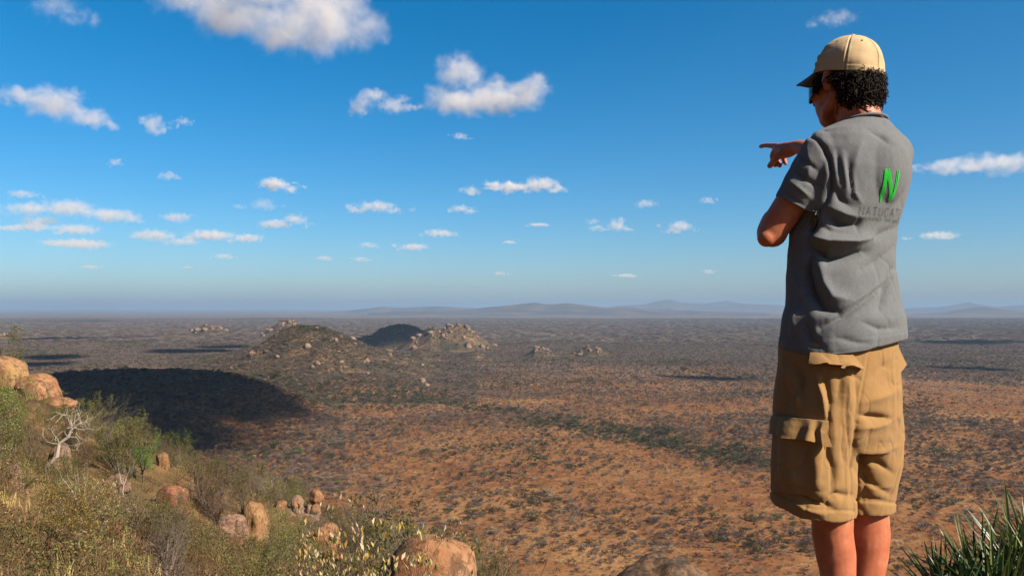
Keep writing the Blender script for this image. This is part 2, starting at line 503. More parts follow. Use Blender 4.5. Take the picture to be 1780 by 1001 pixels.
# the same cloud field goes on overhead and behind; these throw the shadows on the plain
def overhead(gx, gy, sizes, label='white cloud drifting overhead, throwing a shadow on the plain', base=CLOUD_BASE + CAMZ, zg=20):
    t = (base + 60 - zg) / SUN.z
    wb = []
    for (dx, dy, rx, ry, rz) in sizes:
        c = Vector((gx + dx, gy + dy, zg)) + SUN * t
        wb.append((c, Vector((rx, ry, rz))))
    return cloud(None, label, 'clouds overhead throwing shadows on the plain', dense=12.0, world_blobs=wb, rag=0.8)
overhead(-375, 680, [(-130, 170, 150, 140, 90), (0, 120, 170, 170, 100), (80, 60, 130, 150, 80), (-30, -40, 140, 180, 90), (40, -130, 120, 130, 80), (150, -165, 85, 90, 75), (120, -90, 100, 110, 80), (60, -200, 110, 110, 75), (-40, -120, 150, 140, 80), (-110, 20, 130, 160, 80)], zg=22)
overhead(-320, 2150, [(0, 0, 120, 130, 60), (-80, 30, 80, 70, 50), (60, -20, 60, 70, 40)])
for (px, py, w, dd) in [(100, 590, 100, 260), (330, 612, 150, 160), (230, 587, 60, 200), (95, 622, 70, 110), (395, 604, 80, 140), (60, 634, 90, 100), (1225, 660, 60, 60), (1400, 563, 140, 300), (1700, 595, 150, 200), (1690, 640, 90, 90)]:
    y = CAMZ * F / (py - HY)
    x = (px - CX) / F * y
    w = w / F * y * 0.5
    overhead(x, y, [(-w * 0.4, 0, w * 0.7, dd * 0.6, 60), (w * 0.4, dd * 0.2, w * 0.6, dd * 0.5, 50)], zg=0)
# ------------------------------------------------------------------ rocks
def hit(px, py, near=3.0, far=6000.0):
    """depth at which the view ray through a photo pixel first meets the land"""
    y = np.geomspace(near, far, 4000)
    x = (px - CX) / F * y
    z = CAMZ + (HY - py) / F * y
    b = z < surf_z(x, y)
    return float(y[np.argmax(b)]) if b.any() else None

def rock_material(name, cols, lichen=None, lich_amt=0.6, dark=0.0, scale=1.0, obj_space=True):
    m = N(name)
    p = m.obj()
    info = m.n('ObjectInfo')
    p2 = m.vmath('ADD', p, m.vmath('MULTIPLY', info.outputs['Location'], (0.73, 0.73, 0.73)))
    n1 = m.noise(p2, 0.9 * scale, 5, 0.6)
    n2 = m.noise(p2, 7 * scale, 5, 0.7)
    n3 = m.noise(p2, 45 * scale, 3, 0.7)
    c = m.ramp(n1, [(0.32, cols[0]), (0.5, cols[1]), (0.68, cols[2])])
    c = m.mix(m.math('MULTIPLY', m.smooth(n2, 0.46, 0.62), 0.75), c, tuple(x * 0.42 for x in cols[0]))
    c = m.mix(m.math('MULTIPLY', m.smooth(n3, 0.45, 0.7), 0.35), c, tuple(x * 0.5 for x in cols[1]))
    if lichen:
        l1 = m.noise(m.vmath('ADD', p2, (31, 17, 5)), 1.5 * scale, 5, 0.7)
        l2 = m.noise(m.vmath('ADD', p2, (3, 7, 15)), 9 * scale, 5, 0.75)
        lf = m.math('ADD', m.math('MULTIPLY', l1, 0.55), m.math('MULTIPLY', l2, 0.45))
        c = m.mix(m.math('MULTIPLY', m.smooth(lf, 0.60 - lich_amt * 0.2, 0.70 - lich_amt * 0.2), 0.85), c, m.mix(n3, lichen, tuple(x * 0.6 for x in lichen)))
    streak = m.noise(m.vmath('MULTIPLY', p2, (3.0, 3.0, 0.5)), 1.2 * scale, 4, 0.6)
    c = m.mix(m.math('MULTIPLY', m.smooth(streak, 0.50, 0.66), 0.62 + dark), c, (0.035, 0.028, 0.022))
    h = m.math('ADD', m.math('MULTIPLY', n2, 0.6), m.math('MULTIPLY', n3, 0.25))
    return m.done(m.bsdf(c, 0.95, 0.12, m.bump(h, 0.9, 0.12 / scale)))
ROCK_ORANGE = rock_material('orange_granite', ((0.26, 0.112, 0.052), (0.35, 0.175, 0.084), (0.42, 0.25, 0.135)))
ROCK_YELLOW = rock_material('yellow_lichen_granite', ((0.26, 0.12, 0.055), (0.34, 0.18, 0.085), (0.40, 0.25, 0.13)), (0.36, 0.275, 0.085), 0.45)
ROCK_PALE = rock_material('pinkish_granite', ((0.24, 0.13, 0.085), (0.33, 0.20, 0.13), (0.42, 0.29, 0.20)))
ROCK_RED = rock_material('red_granite', ((0.21, 0.082, 0.043), (0.28, 0.118, 0.062), (0.34, 0.165, 0.095)))
ROCK_CRUST = rock_material('dark_crusted_granite', ((0.13, 0.075, 0.045), (0.20, 0.115, 0.065), (0.29, 0.17, 0.095)), (0.085, 0.068, 0.054), 0.6, 0.15, 4.0)
ROCK_FAR = rock_material('pale_hill_granite', ((0.17, 0.105, 0.066), (0.25, 0.165, 0.11), (0.32, 0.225, 0.155)), scale=0.12)

def rock_mesh(seed, sub=4, lump=0.28, fine=0.05, flat=0.0, crack=True):
    lump, fine = lump * 1.25, fine * 1.5
    bm = bmesh.new()
    bmesh.ops.create_icosphere(bm, subdivisions=sub, radius=1.0)
    v = np.array([x.co for x in bm.verts])
    rr = np.random.default_rng(seed)
    d = (fbm3(v * 1.1 + seed * 3.7, 2, seed) - 0.5) * 2 * lump + (fbm3(v * 4.5 + seed, 4, seed + 9) - 0.5) * 2 * fine
    for k in range(11):                                      # split faces
        n = rr.normal(size=3); n /= np.linalg.norm(n); n[2] = abs(n[2]) * 0.6
        t = v @ n - rr.uniform(0.70, 0.92)
        d -= np.maximum(t, 0) * 0.95
    if crack:
        n = rr.normal(size=3); n /= np.linalg.norm(n)
        t = v @ n - rr.uniform(-0.3, 0.3) + (fbm3(v * 2.2, 2, seed + 4) - 0.5) * 0.5
        d -= 0.10 * np.exp(-(t / 0.04) ** 2)
    v = v * (1 + d)[:, None]
    for x, c in zip(bm.verts, v): x.co = c
    me = bpy.data.meshes.new('boulder'); bm.to_mesh(me); bm.free()
    me.polygons.foreach_set('use_smooth', [True] * len(me.polygons))
    return me

LANDMARKS = []
SHOWN = []      # boulders whose faces the photograph shows: px, top, base, half-width, depth
def boulder(px, py_top, half_px, mat, label, depth=None, base_py=None, seed=1, group=None, lump=0.22, deep=1.0, sink=0.35, rot=0.0, fine=0.04, sub=4, name='boulder', ball=None):
    """a boulder whose top shows at py_top; it stands on the land at the given depth (or where base_py meets the land)"""
    y = depth if depth is not None else hit(px, base_py)
    top = at(px, py_top, y)
    g = float(surf_z(top.x, top.y))
    w = half_px / F * y
    hgt = max(top.z - g, 0.25 * w)
    rz = (hgt + sink * hgt + 0.1) / 2
    if ball: rz = ball / F * y / 2
    c = Vector((top.x, top.y, top.z - rz))
    me = rock_mesh(seed, sub, lump, fine)
    co = get_vv(me)
    ext = np.abs(co).max(0)
    o = obj(name, me, mat, loc=c)
    o.scale = (w / ext[0], w * deep / ext[1], rz / co[:, 2].max())
    o.rotation_euler = (0, 0, rot)
    tag(o, label, 'rock', group)
    LANDMARKS.append((Vector((top.x, top.y, g)), label))
    if y > 11: SHOWN.append((px, py_top, min(HY - (g - CAMZ) / y * F, py_top + 2.2 * half_px), half_px, y))
    return o
def get_vv(me):
    a = np.empty(len(me.vertices) * 3); me.vertices.foreach_get('co', a); return a.reshape(-1, 3)

boulder(-8, 618, 66, ROCK_YELLOW, 'big rounded cliff boulder, orange with yellow lichen on its brow', depth=62, seed=3, lump=0.14, sink=0.5)
boulder(62, 648, 48, ROCK_ORANGE, 'orange red boulder leaning against the lichen-browed cliff boulder', depth=60, seed=5, lump=0.2, sink=0.5)
boulder(98, 690, 36, ROCK_ORANGE, 'lowest stepped orange boulder at the end of the cliff boulders', depth=58, seed=8, lump=0.2, sink=0.5)
boulder(42, 707, 20, ROCK_RED, 'small round orange boulder at the foot of the cliff boulders', depth=50, seed=9)
boulder(104, 772, 21, ROCK_PALE, 'grey pink split boulder behind the pale dead branch', base_py=822, seed=12)
boulder(26, 806, 16, ROCK_PALE, 'upright dull boulder among the dry shrubs', base_py=852, seed=14)
boulder(284, 786, 14, ROCK_YELLOW, 'small tan boulder under the bright green tree', base_py=812, seed=15)
boulder(205, 822, 22, ROCK_PALE, 'small pinkish boulder by the pale stems', base_py=852, seed=16)
boulder(300, 842, 32, ROCK_RED, 'dark red domed boulder in the scrub', base_py=892, seed=18, lump=0.14)
boulder(198, 906, 16, ROCK_RED, 'small brown red boulder below the cream-leaved shrub', base_py=930, seed=19)
boulder(405, 892, 34, ROCK_PALE, 'broad pinkish boulder beside the yellow lichen boulder', base_py=940, seed=21)
boulder(442, 870, 29, ROCK_YELLOW, 'upright pointed boulder bright with yellow lichen', base_py=942, seed=22, lump=0.16)
boulder(410, 932, 26, ROCK_RED, 'low flat red rock below the lichen boulder', base_py=958, seed=24)
CL = hit(520, 901) or 60
boulder(518, 879, 46, ROCK_PALE, 'low broad rock carrying the cluster of round boulders', depth=CL, seed=29, lump=0.2, sink=0.6)
for i, (px, t, w, hh, l) in enumerate([(550, 850, 13, 28, 'round ball-shaped boulder, topmost of the boulder cluster'), (516, 860, 13, 27, 'round boulder beside the topmost ball of the cluster'),
                                       (489, 869, 15, 28, 'round boulder at the outer end of the boulder cluster'), (520, 876, 11, 24, 'small boulder in the middle of the boulder cluster'),
                                       (549, 875, 9, 18, 'smallest boulder under the topmost ball of the cluster'), (537, 876, 7, 18, 'tiny stone wedged in the boulder cluster')]):
    boulder(px, t, w, ROCK_PALE if i % 2 else ROCK_ORANGE, l, depth=CL - (0.9 if i > 2 else 0.2), seed=30 + i, lump=0.08, ball=hh)
boulder(568, 908, 28, ROCK_ORANGE, 'sloping orange boulder behind the cream-leaved bush', base_py=945, seed=41)
boulder(748, 926, 106, ROCK_ORANGE, 'smooth cracked orange dome of granite behind the cream-leaved bush', depth=15.5, seed=44, lump=0.10, fine=0.02, sub=5, deep=1.1)
boulder(1140, 970, 260, ROCK_CRUST, 'dark lichen-crusted rock below the pointing man', depth=6.2, seed=47, lump=0.05, fine=0.045, sub=6)
boulder(1215, 990, 150, ROCK_ORANGE, 'bare orange flank of rock beside the dark crusted rock', depth=6.6, seed=49, lump=0.10, fine=0.03, sub=5)

# the rock the man stands on and the one the camera stands over: tops flat enough to stand on
def stand_rock(cx, cyy, top, rx, ry, seed, label):
    me = rock_mesh(seed, 5, 0.06, 0.012, crack=False)
    v = get_vv(me)
    g = float(ground_z(cx, cyy)) - 0.8
    rz = top - g
    zz = v[:, 2]
    v[:, 2] = np.where(zz > 0, np.minimum(zz * 1.6, 1.0 + 0.01 * (zz - 1)), zz * 0.2)
    v[:, 2] = np.where(zz > 0, 1 - (1 - np.minimum(zz * 1.9, 1.0)) ** 2, zz * 0.2)
    me.vertices.foreach_set('co', v.ravel()); me.update()
    o = obj('boulder', me, ROCK_ORANGE, loc=(cx, cyy, g)); o.scale = (rx, ry, rz)
    return tag(o, label, 'rock')
stand_rock(0.93, 2.25, CAMZ - 1.03, 0.72, 0.66, 61, 'flat-topped boulder that the man stands on')
stand_rock(-0.1, -0.9, CAMZ - 1.75, 1.3, 1.3, 62, 'flat boulder under the viewpoint')

# boulders strewn over the far hills
rk = np.random.default_rng(21)
far_rocks = [rock_mesh(70 + k, 2, 0.3, 0.08, crack=False) for k in range(5)]
spots = {'main': (60, (2.0, 5.0), 'pale boulder on the broad bushy granite hill'), 'twin': (60, (3.0, 8.0), 'pale boulder on the twin-topped rocky hill'), 'dark': (10, (2.5, 6), 'boulder on the dark shaded hill'),
         'crag': (40, (4, 10), 'pale boulder on the small rocky hill behind the bushy hill'), 'crag_far': (22, (4, 12), 'pale boulder on the tiny far rocky hill'), 'crag_side': (16, (3, 8), 'boulder on the low rocky hill beyond the cliff boulders'),
         'spur': (40, (2.0, 6.0), 'boulder on the low rugged spur'), 'outcrop': (40, (1.5, 5.5), 'pale boulder of the low outcrop on the plain')}
for key, (n, (r0, r1), lab) in spots.items():
    h = HILLS[key]
    zs = h['z']; k = 0
    while k < n:
        x = rk.uniform(h['x'].min(), h['x'].max()); ydep = h['y'] + h['s'] * rk.normal(-0.7, 0.5)
        x = x * ydep / h['y']
        z = float(surf_z(x, ydep))
        top = zs.max()
        if rk.random() > np.clip((z - 6) / (top - 6), 0, 1) ** 0.8: continue
        # outcrops come in clumps
        m = int(rk.integers(1, 4))
        for q in range(m):
            if k >= n: break
            xx, yy = x + rk.normal(0, r1 * 0.9), ydep + rk.normal(0, r1 * 0.9)
            r = rk.uniform(r0, r1) * (0.55 if q else 1)
            o = obj('rock', far_rocks[k % 5], ROCK_FAR, loc=(xx, yy, float(surf_z(xx, yy)) + r * 0.25))
            o.scale = (r * rk.uniform(.8, 1.4), r * rk.uniform(.8, 1.4), r * rk.uniform(.6, 1.1)); o.rotation_euler = (rk.uniform(-.3, .3), rk.uniform(-.3, .3), rk.uniform(0, 6.3))
            tag(o, lab, 'rock', 'boulders strewn over the ' + lab.split(' the ', 1)[-1])
            k += 1

# pale dirt tracks on the plain
TRACK_MAT = plain_track = None
def track(points, width, label):
    m = bpy.data.materials.get('pale_dirt')
    if m is None:
        t = N('pale_dirt'); n = t.noise(t.pos(), 0.05, 4, 0.6)
        m = t.done(t.bsdf(t.mix(n, (0.30, 0.19, 0.115), (0.44, 0.31, 0.21)), 1.0, 0.05))
    P = []
    for (a, b), (c, d) in zip(points[:-1], points[1:]):
        for k in range(12): P.append((a + (c - a) * k / 12, b + (d - b) * k / 12))
    P.append(points[-1])
    W = [((px - CX) / F * (CAMZ * F / (py - HY)), CAMZ * F / (py - HY)) for px, py in P]
    vs, fs = [], []
    for i, (x, y) in enumerate(W):
        a, b = W[max(i - 1, 0)], W[min(i + 1, len(W) - 1)]
        d = Vector((b[0] - a[0], b[1] - a[1])).normalized(); n = Vector((-d.y, d.x))
        for s in (-1, 1):
            qx, qy = x + n.x * s * width * (0.8 + 0.4 * math.sin(i * 1.7)), y + n.y * s * width
            vs.append((qx, qy, float(surf_z(qx, qy)) + 0.35))
        if i: fs.append((2 * i - 2, 2 * i - 1, 2 * i + 1, 2 * i))
    return tag(obj('dirt_track', mesh_np('dirt_track', vs, fs), m), label, kind='structure')
track([(340, 608), (372, 602), (405, 597), (440, 590)], 9, 'pale straight dirt track beyond the shaded ridge')
track([(1050, 654), (1090, 656), (1130, 657), (1165, 660)], 5, 'pale sandy track across the middle of the plain')
# ------------------------------------------------------------------ plants
def leaf_material(name, stops, trans=0.14, rough=0.7, obj_var=0.45, spec=0.25):
    m = N(name)
    c = m.ramp(m.island(), stops)
    r = m.rnd()
    hs = m.n('HueSaturation')
    m.put(hs.inputs['Color'], c)
    m.put(hs.inputs['Hue'], m.math('ADD', 0.5, m.math('MULTIPLY', m.math('SUBTRACT', r, 0.5), 0.05)))
    m.put(hs.inputs['Value'], m.math('ADD', 1.0 - obj_var, m.math('MULTIPLY', r, obj_var * 2)))
    b = m.bsdf(hs.outputs[0], rough, spec)
    if trans:
        t = m.n('BsdfTranslucent'); m.put(t.inputs['Color'], hs.outputs[0])
        mx = m.n('MixShader'); mx.inputs[0].default_value = trans
        m.t.links.new(b, mx.inputs[1]); m.t.links.new(t.outputs[0], mx.inputs[2])
        b = mx.outputs[0]
    return m.done(b)
def bark_material(name, a, b):
    m = N(name)
    n = m.noise(m.vmath('MULTIPLY', m.obj(), (1, 1, 0.3)), 18, 4, 0.65)
    r = m.rnd()
    c = m.mix(n, a, b)
    return m.done(m.bsdf(c, 0.95, 0.1, m.bump(n, 0.5, 0.01)))
BARK = bark_material('grey_brown_bark', (0.055, 0.042, 0.032), (0.17, 0.135, 0.105))
BARK_PALE = bark_material('pale_dead_wood', (0.26, 0.21, 0.16), (0.52, 0.45, 0.36))
BARK_RED = bark_material('red_brown_twigs', (0.13, 0.055, 0.03), (0.30, 0.14, 0.08))
TWIG_GREY = bark_material('grey_twigs', (0.10, 0.076, 0.058), (0.21, 0.165, 0.13))
L_OLIVE = leaf_material('olive_leaves', [(0.0, (0.050, 0.054, 0.014)), (0.4, (0.092, 0.092, 0.024)), (0.75, (0.145, 0.122, 0.034)), (1.0, (0.21, 0.15, 0.052))])
L_GREEN = leaf_material('fresh_green_leaves', [(0.0, (0.040, 0.068, 0.012)), (0.5, (0.085, 0.14, 0.022)), (1.0, (0.16, 0.20, 0.036))])
L_GOLD = leaf_material('golden_leaves', [(0.0, (0.060, 0.052, 0.014)), (0.35, (0.13, 0.092, 0.022)), (0.75, (0.26, 0.155, 0.034)), (1.0, (0.42, 0.27, 0.10))], 0.3)
L_BROWN = leaf_material('dry_brown_leaves', [(0.0, (0.060, 0.034, 0.016)), (0.5, (0.12, 0.068, 0.030)), (1.0, (0.21, 0.12, 0.055))])
L_BROAD = leaf_material('cream_and_green_leaves', [(0.0, (0.060, 0.085, 0.016)), (0.25, (0.17, 0.15, 0.030)), (0.45, (0.42, 0.26, 0.05)), (0.62, (0.60, 0.46, 0.22)), (0.8, (0.62, 0.50, 0.33)), (1.0, (0.42, 0.16, 0.05))], 0.3, 0.5, 0.1)
L_SCRUB = leaf_material('grey_brown_scrub', [(0.0, (0.075, 0.058, 0.048)), (0.5, (0.135, 0.100, 0.080)), (1.0, (0.21, 0.150, 0.112))], 0.15)
L_DARK = leaf_material('dark_green_scrub', [(0.0, (0.022, 0.028, 0.010)), (0.5, (0.045, 0.052, 0.018)), (1.0, (0.085, 0.080, 0.028))], 0.15)
L_RUST = leaf_material('rust_scrub', [(0.0, (0.075, 0.036, 0.018)), (0.5, (0.13, 0.062, 0.030)), (1.0, (0.21, 0.105, 0.050))], 0.15)
L_XERO = leaf_material('sword_leaves', [(0.0, (0.022, 0.045, 0.010)), (0.5, (0.060, 0.105, 0.022)), (0.85, (0.12, 0.16, 0.035)), (1.0, (0.22, 0.17, 0.06))], 0.2, 0.4, 0.15, 0.4)
L_STRAW = leaf_material('dry_straw', [(0.0, (0.16, 0.10, 0.040)), (0.5, (0.30, 0.19, 0.075)), (1.0, (0.42, 0.29, 0.13))], 0.2)

class Geo:
    def __init__(self): self.v = []; self.f = []
    def tube(self, pts, radii, n=4):
        b = len(self.v)
        for i, (p, r) in enumerate(zip(pts, radii)):
            t = (pts[min(i + 1, len(pts) - 1)] - pts[max(i - 1, 0)])
            t = t.normalized() if t.length > 1e-9 else UPV
            u = t.orthogonal().normalized(); w = t.cross(u)
            for k in range(n):
                a = 6.2832 * k / n
                self.v.append(p + (u * math.cos(a) + w * math.sin(a)) * r)
        for i in range(len(pts) - 1):
            for k in range(n):
                j = (k + 1) % n
                self.f.append((b + i * n + k, b + i * n + j, b + (i + 1) * n + j, b + (i + 1) * n + k))
    def leaf(self, p, d, side, length, width, fold=0.0):
        """one leaf: a bent lens of four corners"""
        b = len(self.v)
        n = d.cross(side)
        self.v += [p, p + d * length * 0.5 + side * width * 0.5 + n * fold, p + d * length, p + d * length * 0.5 - side * width * 0.5 + n * fold]
        self.f.append((b, b + 1, b + 2, b + 3))
    def mesh(self, name):
        me = bpy.data.meshes.new(name); me.from_pydata([tuple(x) for x in self.v], [], self.f); me.update(); return me
UPV = Vector((0, 0, 1))

def rvec(r):
    while True:
        v = Vector((r.uniform(-1, 1), r.uniform(-1, 1), r.uniform(-1, 1)))
        if 0.05 < v.length < 1: return v.normalized()

def grow(seed, height, spread, stems, levels, kids, r0, wiggle=0.25, lift=0.35, trunk=0.0, lean=None):
    """limbs of a shrub or tree: list of (points, radii, level); tips: ends of the thinnest ones"""
    r = random.Random(seed)
    limbs, tips = [], []
    def branch(p, d, length, rad, lev):
        n = 4
        pts, q, dd = [p], p, d
        for k in range(n):
            dd = (dd + rvec(r) * wiggle + UPV * lift * 0.25).normalized()
            q = q + dd * (length / n)
            if q.z < 0.05: q.z = 0.05 + r.random() * 0.1
            pts.append(q)
        rads = [rad * (1 - 0.55 * k / n) for k in range(n + 1)]
        limbs.append((pts, rads, lev))
        if lev >= levels:
            tips.append((pts[-1], dd)); tips.append((pts[-3], dd)); return
        for k in range(kids + (r.random() < 0.5)):
            i = r.randint(1, n)
            side = (rvec(r) + dd * 0.7 + UPV * lift * r.random()).normalized()
            branch(pts[i], side, length * r.uniform(0.5, 0.78), rads[i] * 0.62, lev + 1)
        if lev < levels: branch(pts[-1], (dd + rvec(r) * 0.4).normalized(), length * 0.7, rads[-1] * 0.9, lev + 1)
    base = Vector((0, 0, -0.15))
    if trunk > 0:
        top = base
        pts = [base]; d = (UPV + (lean or Vector((0, 0, 0))) + rvec(r) * 0.2).normalized()
        for k in range(4):
            d = (d + rvec(r) * 0.12).normalized(); top = top + d * (trunk / 4 + 0.04); pts.append(top)
        limbs.append((pts, [r0 * (1.3 - 0.1 * k) for k in range(5)], 0))
        base = top
    for s in range(stems):
        a = 6.2832 * (s + r.random() * 0.7) / stems
        out = r.uniform(0.35, 1.0) * spread / height
        d = Vector((math.cos(a) * out, math.sin(a) * out, 1.0)).normalized()
        branch(base + Vector((r.uniform(-.08, .08), r.uniform(-.08, .08), 0)), d, (height - trunk) * r.uniform(0.42, 0.6), r0, 1)
    # bring to size
    zt_ = max(p.z for l in limbs for p in l[0]); xr = max(math.hypot(p.x, p.y) for l in limbs for p in l[0])
    kz, kx = height / zt_, spread / xr
    fix = lambda p: Vector((p.x * kx, p.y * kx, p.z * kz))
    limbs = [([fix(p) for p in pts], rads, lev) for pts, rads, lev in limbs]
    tips = [(fix(p), d) for p, d in tips]
    return limbs, tips

def plant(name, seed, height, spread, stems, levels, kids, r0, bark, leaf_mat=None, per_tip=0, leaf_len=0.06, leaf_w=0.03, cloud_r=0.14, up=0.3, leaf_name='crown', **kw):
    """a root Empty with a mesh of stems and a mesh of leaves"""
    limbs, tips = grow(seed, height, spread, stems, levels, kids, r0, **kw)
    r = random.Random(seed + 1)
    g = Geo()
    for pts, rads, lev in limbs: g.tube(pts, [max(x, 0.0025) for x in rads], 5 if lev <= 1 else 3)
    root = bpy.data.objects.new(name, None); COL.objects.link(root)
    o = obj('trunk' if kw.get('trunk') else 'stem', g.mesh('stem'), bark, root)
    if leaf_mat:
        g = Geo()
        for p, d in tips:
            thin = r.random()
            for k in range(int(per_tip * (0.4 + 1.2 * thin))):
                off = rvec(r) * cloud_r * r.random() ** 0.5
                dd = (rvec(r) + d * 0.5 + UPV * up).normalized()
                side = dd.orthogonal().normalized(); side = (side * math.cos(k) + dd.cross(side) * math.sin(k)).normalized()
                s = r.uniform(0.6, 1.25)
                g.leaf(p + off, dd, side, leaf_len * s, leaf_w * s, leaf_w * 0.25)
        obj(leaf_name, g.mesh('crown'), leaf_mat, root)
    return root

def park(root):
    """prototypes are used as the first of their kind"""
    return root

# --- kinds of shrub on the near slope
KINDS = {}
def kind(key, makers): KINDS[key] = dict(protos=makers, used=[False] * len(makers))
kind('olive', [plant('olive_shrub', 100 + k, 2.5, 1.5, 6, 3, 2, 0.036, BARK, L_OLIVE, 30, 0.060, 0.030, 0.15) for k in range(4)])
kind('bare', [plant('bare_shrub', 120 + k, 2.6, 1.6, 7, 4, 2, 0.040, TWIG_GREY, None, wiggle=0.38) for k in range(3)])
kind('brown', [plant('brown_shrub', 140 + k, 2.2, 1.5, 7, 3, 2, 0.026, BARK, L_BROWN, 16, 0.055, 0.026, 0.13) for k in range(2)])
kind('gold', [plant('golden_shrub', 160 + k, 1.7, 1.25, 8, 3, 2, 0.020, BARK, L_GOLD, 20, 0.052, 0.026, 0.10, up=0.8) for k in range(3)])
kind('green', [plant('green_tree', 180 + k, 3.4, 2.2, 5, 3, 3, 0.05, BARK, L_GREEN, 30, 0.075, 0.036, 0.20, trunk=0.9) for k in range(2)])
kind('pale', [plant('dead_tree', 200 + k, 3.4, 1.6, 3, 3, 2, 0.048, BARK_PALE, None, wiggle=0.35, trunk=0.5) for k in range(3)])
kind('red', [plant('red_twig_shrub', 220, 1.9, 0.9, 9, 3, 2, 0.018, BARK_RED, None, wiggle=0.3, lift=0.6)])
kind('broad', [plant('broadleaf_shrub', 240 + k, 2.3, 1.3, 9, 3, 2, 0.016, BARK, L_BROAD, 8, 0.062, 0.026, 0.085, up=1.6) for k in range(3)])
COUNT = {}
def put(key, x, y, scale, label, group=None, rotz=None, which=None, z=None, tilt=(0, 0)):
    K = KINDS[key]
    n = COUNT.get(key, 0); COUNT[key] = n + 1
    i = which if which is not None else n % len(K['protos'])
    if K['used'][i]:
        o = copy_tree(K['protos'][i])
    else:
        o = K['protos'][i]; K['used'][i] = True
    o.location = (x, y, (float(surf_z(x, y)) if z is None else z))
    o.scale = (scale, scale, scale) if not isinstance(scale, tuple) else scale
    o.rotation_euler = (tilt[0], tilt[1], rotz if rotz is not None else (n * 2.399) % 6.283)
    cat = {'green': 'tree', 'pale': 'dead tree'}.get(key, 'shrub')
    for k in ('label', 'group'):
        if k in o: del o[k]
    return tag(o, label, cat, group)

def put_px(key, px, py_base, h_px, label, group=None, depth=None, **kw):
    """a plant whose foot stands where (px, py_base) meets the land, h_px tall in the photograph"""
    y = depth if depth else hit(px, py_base)
    hgt = {'olive': 2.5, 'bare': 2.6, 'brown': 2.2, 'gold': 1.7, 'green': 3.4, 'pale': 3.4, 'red': 1.9, 'broad': 2.3}[key]
    x = (px - CX) / F * y
    s = (at(px, py_base - h_px, y).z - float(surf_z(x, y))) / hgt
    o = put(key, x, y, s, label, group, **kw)
    LANDMARKS.append((Vector((x, y, 0)), label))
    return o
# singled-out plants
put_px('green', 312, 812, 68, 'bright green round-crowned tree at the rim of the slope')
put_px('green', 372, 838, 46, 'lower bright green bush below the round-crowned green tree')
def dead_branch():
    y = hit(84, 818) - 1.0
    r = random.Random(5)
    root = bpy.data.objects.new('dead_tree', None); COL.objects.link(root)
    b = at(80, 818, y); root.location = b
    loc = lambda px, py, dy=0.0: at(px, py, y + dy) - b
    g = Geo()
    main = [loc(76, 834), loc(84, 808), loc(99, 793), loc(103, 771), loc(119, 759), loc(126, 742)]
    g.tube(main, [0.075, 0.068, 0.062, 0.056, 0.048, 0.036], 8)
    obj('trunk', g.mesh('trunk'), BARK_PALE, root)
    g = Geo()
    for k in range(20):
        p = main[5] if k % 3 else main[r.randint(3, 4)]
        q = p; d = (Vector((r.uniform(-.3, 1.0), r.uniform(-.6, .6), r.uniform(0.1, 1.0)))).normalized()
        pts = [q]
        for m in range(5):
            d = (d + rvec(r) * 0.75).normalized(); q = q + d * r.uniform(.08, .24); pts.append(q)
            if m > 1:
                e = (d + rvec(r)).normalized(); g.tube([q, q + e * .14, q + (e + rvec(r) * .5) * .24], [.007, .006, .003], 3)
        g.tube(pts, [0.013, 0.011, 0.008, 0.006, 0.005, 0.003], 4)
    obj('twig', g.mesh('twig'), BARK_PALE, root)
    tag(root, 'pale dead tree with a thick leaning bleached branch', 'dead tree')
    LANDMARKS.append((Vector((b.x, b.y, 0)), 'pale dead tree with a thick leaning bleached branch'))
dead_branch()
put_px('olive', 175, 775, 30, 'dark olive shrub on the rim of the slope')
put_px('bare', 245, 792, 36, 'leafless grey tree against the shaded ridge')
put_px('olive', 120, 790, 62, 'olive shrub behind the pale dead tree')
put_px('bare', 55, 800, 75, 'grey leafless shrub before the cliff boulders')
put_px('olive', 20, 780, 90, 'tall olive shrub before the lichen-browed cliff boulder')
put_px('pale', 140, 905, 95, 'forked bleached stem standing bare among olive shrubs', which=1)
put_px('pale', 215, 862, 70, 'bleached bare stem beside the small pinkish boulder', which=1)
put_px('bare', 205, 790, 42, 'large grey leafless shrub below the cliff boulders')
put_px('bare', 152, 760, 42, 'round grey twiggy crown behind the pale dead tree')
put_px('bare', 375, 905, 92, 'tangled grey leafless shrub above the lichen boulder')
put_px('bare', 540, 935, 66, 'dead forked shrub standing in front of the boulder cluster')
put_px('broad', 172, 940, 110, 'sparse shrub hung with cream leaves on the slope')
put_px('olive', 720, 965, 95, 'open green shrub with pale branches before the cracked granite dome', depth=17)
put_px('bare', 735, 965, 95, 'pale branched leafless shrub tangled with the open green shrub', depth=16)
put_px('red', 868, 1000, 85, 'upright red brown twiggy shrub beside the cracked granite dome', depth=19)
put_px('broad', 612, 1010, 118, 'tall bush with large cream and golden leaves', depth=8.6, which=0)
put_px('broad', 690, 1010, 92, 'spreading bush with dense cream leaves before the granite dome', depth=8.2, which=1)
put_px('broad', 748, 1010, 60, 'cream-leaved bush against the cracked granite dome', depth=9.4, which=2)
put_px('broad', 545, 1010, 58, 'low green bush with a few golden leaves', depth=9.0, which=1)
put_px('broad', 650, 1010, 70, 'golden-leaved bush in front of the tall cream-leaved bush', depth=7.6, which=2)

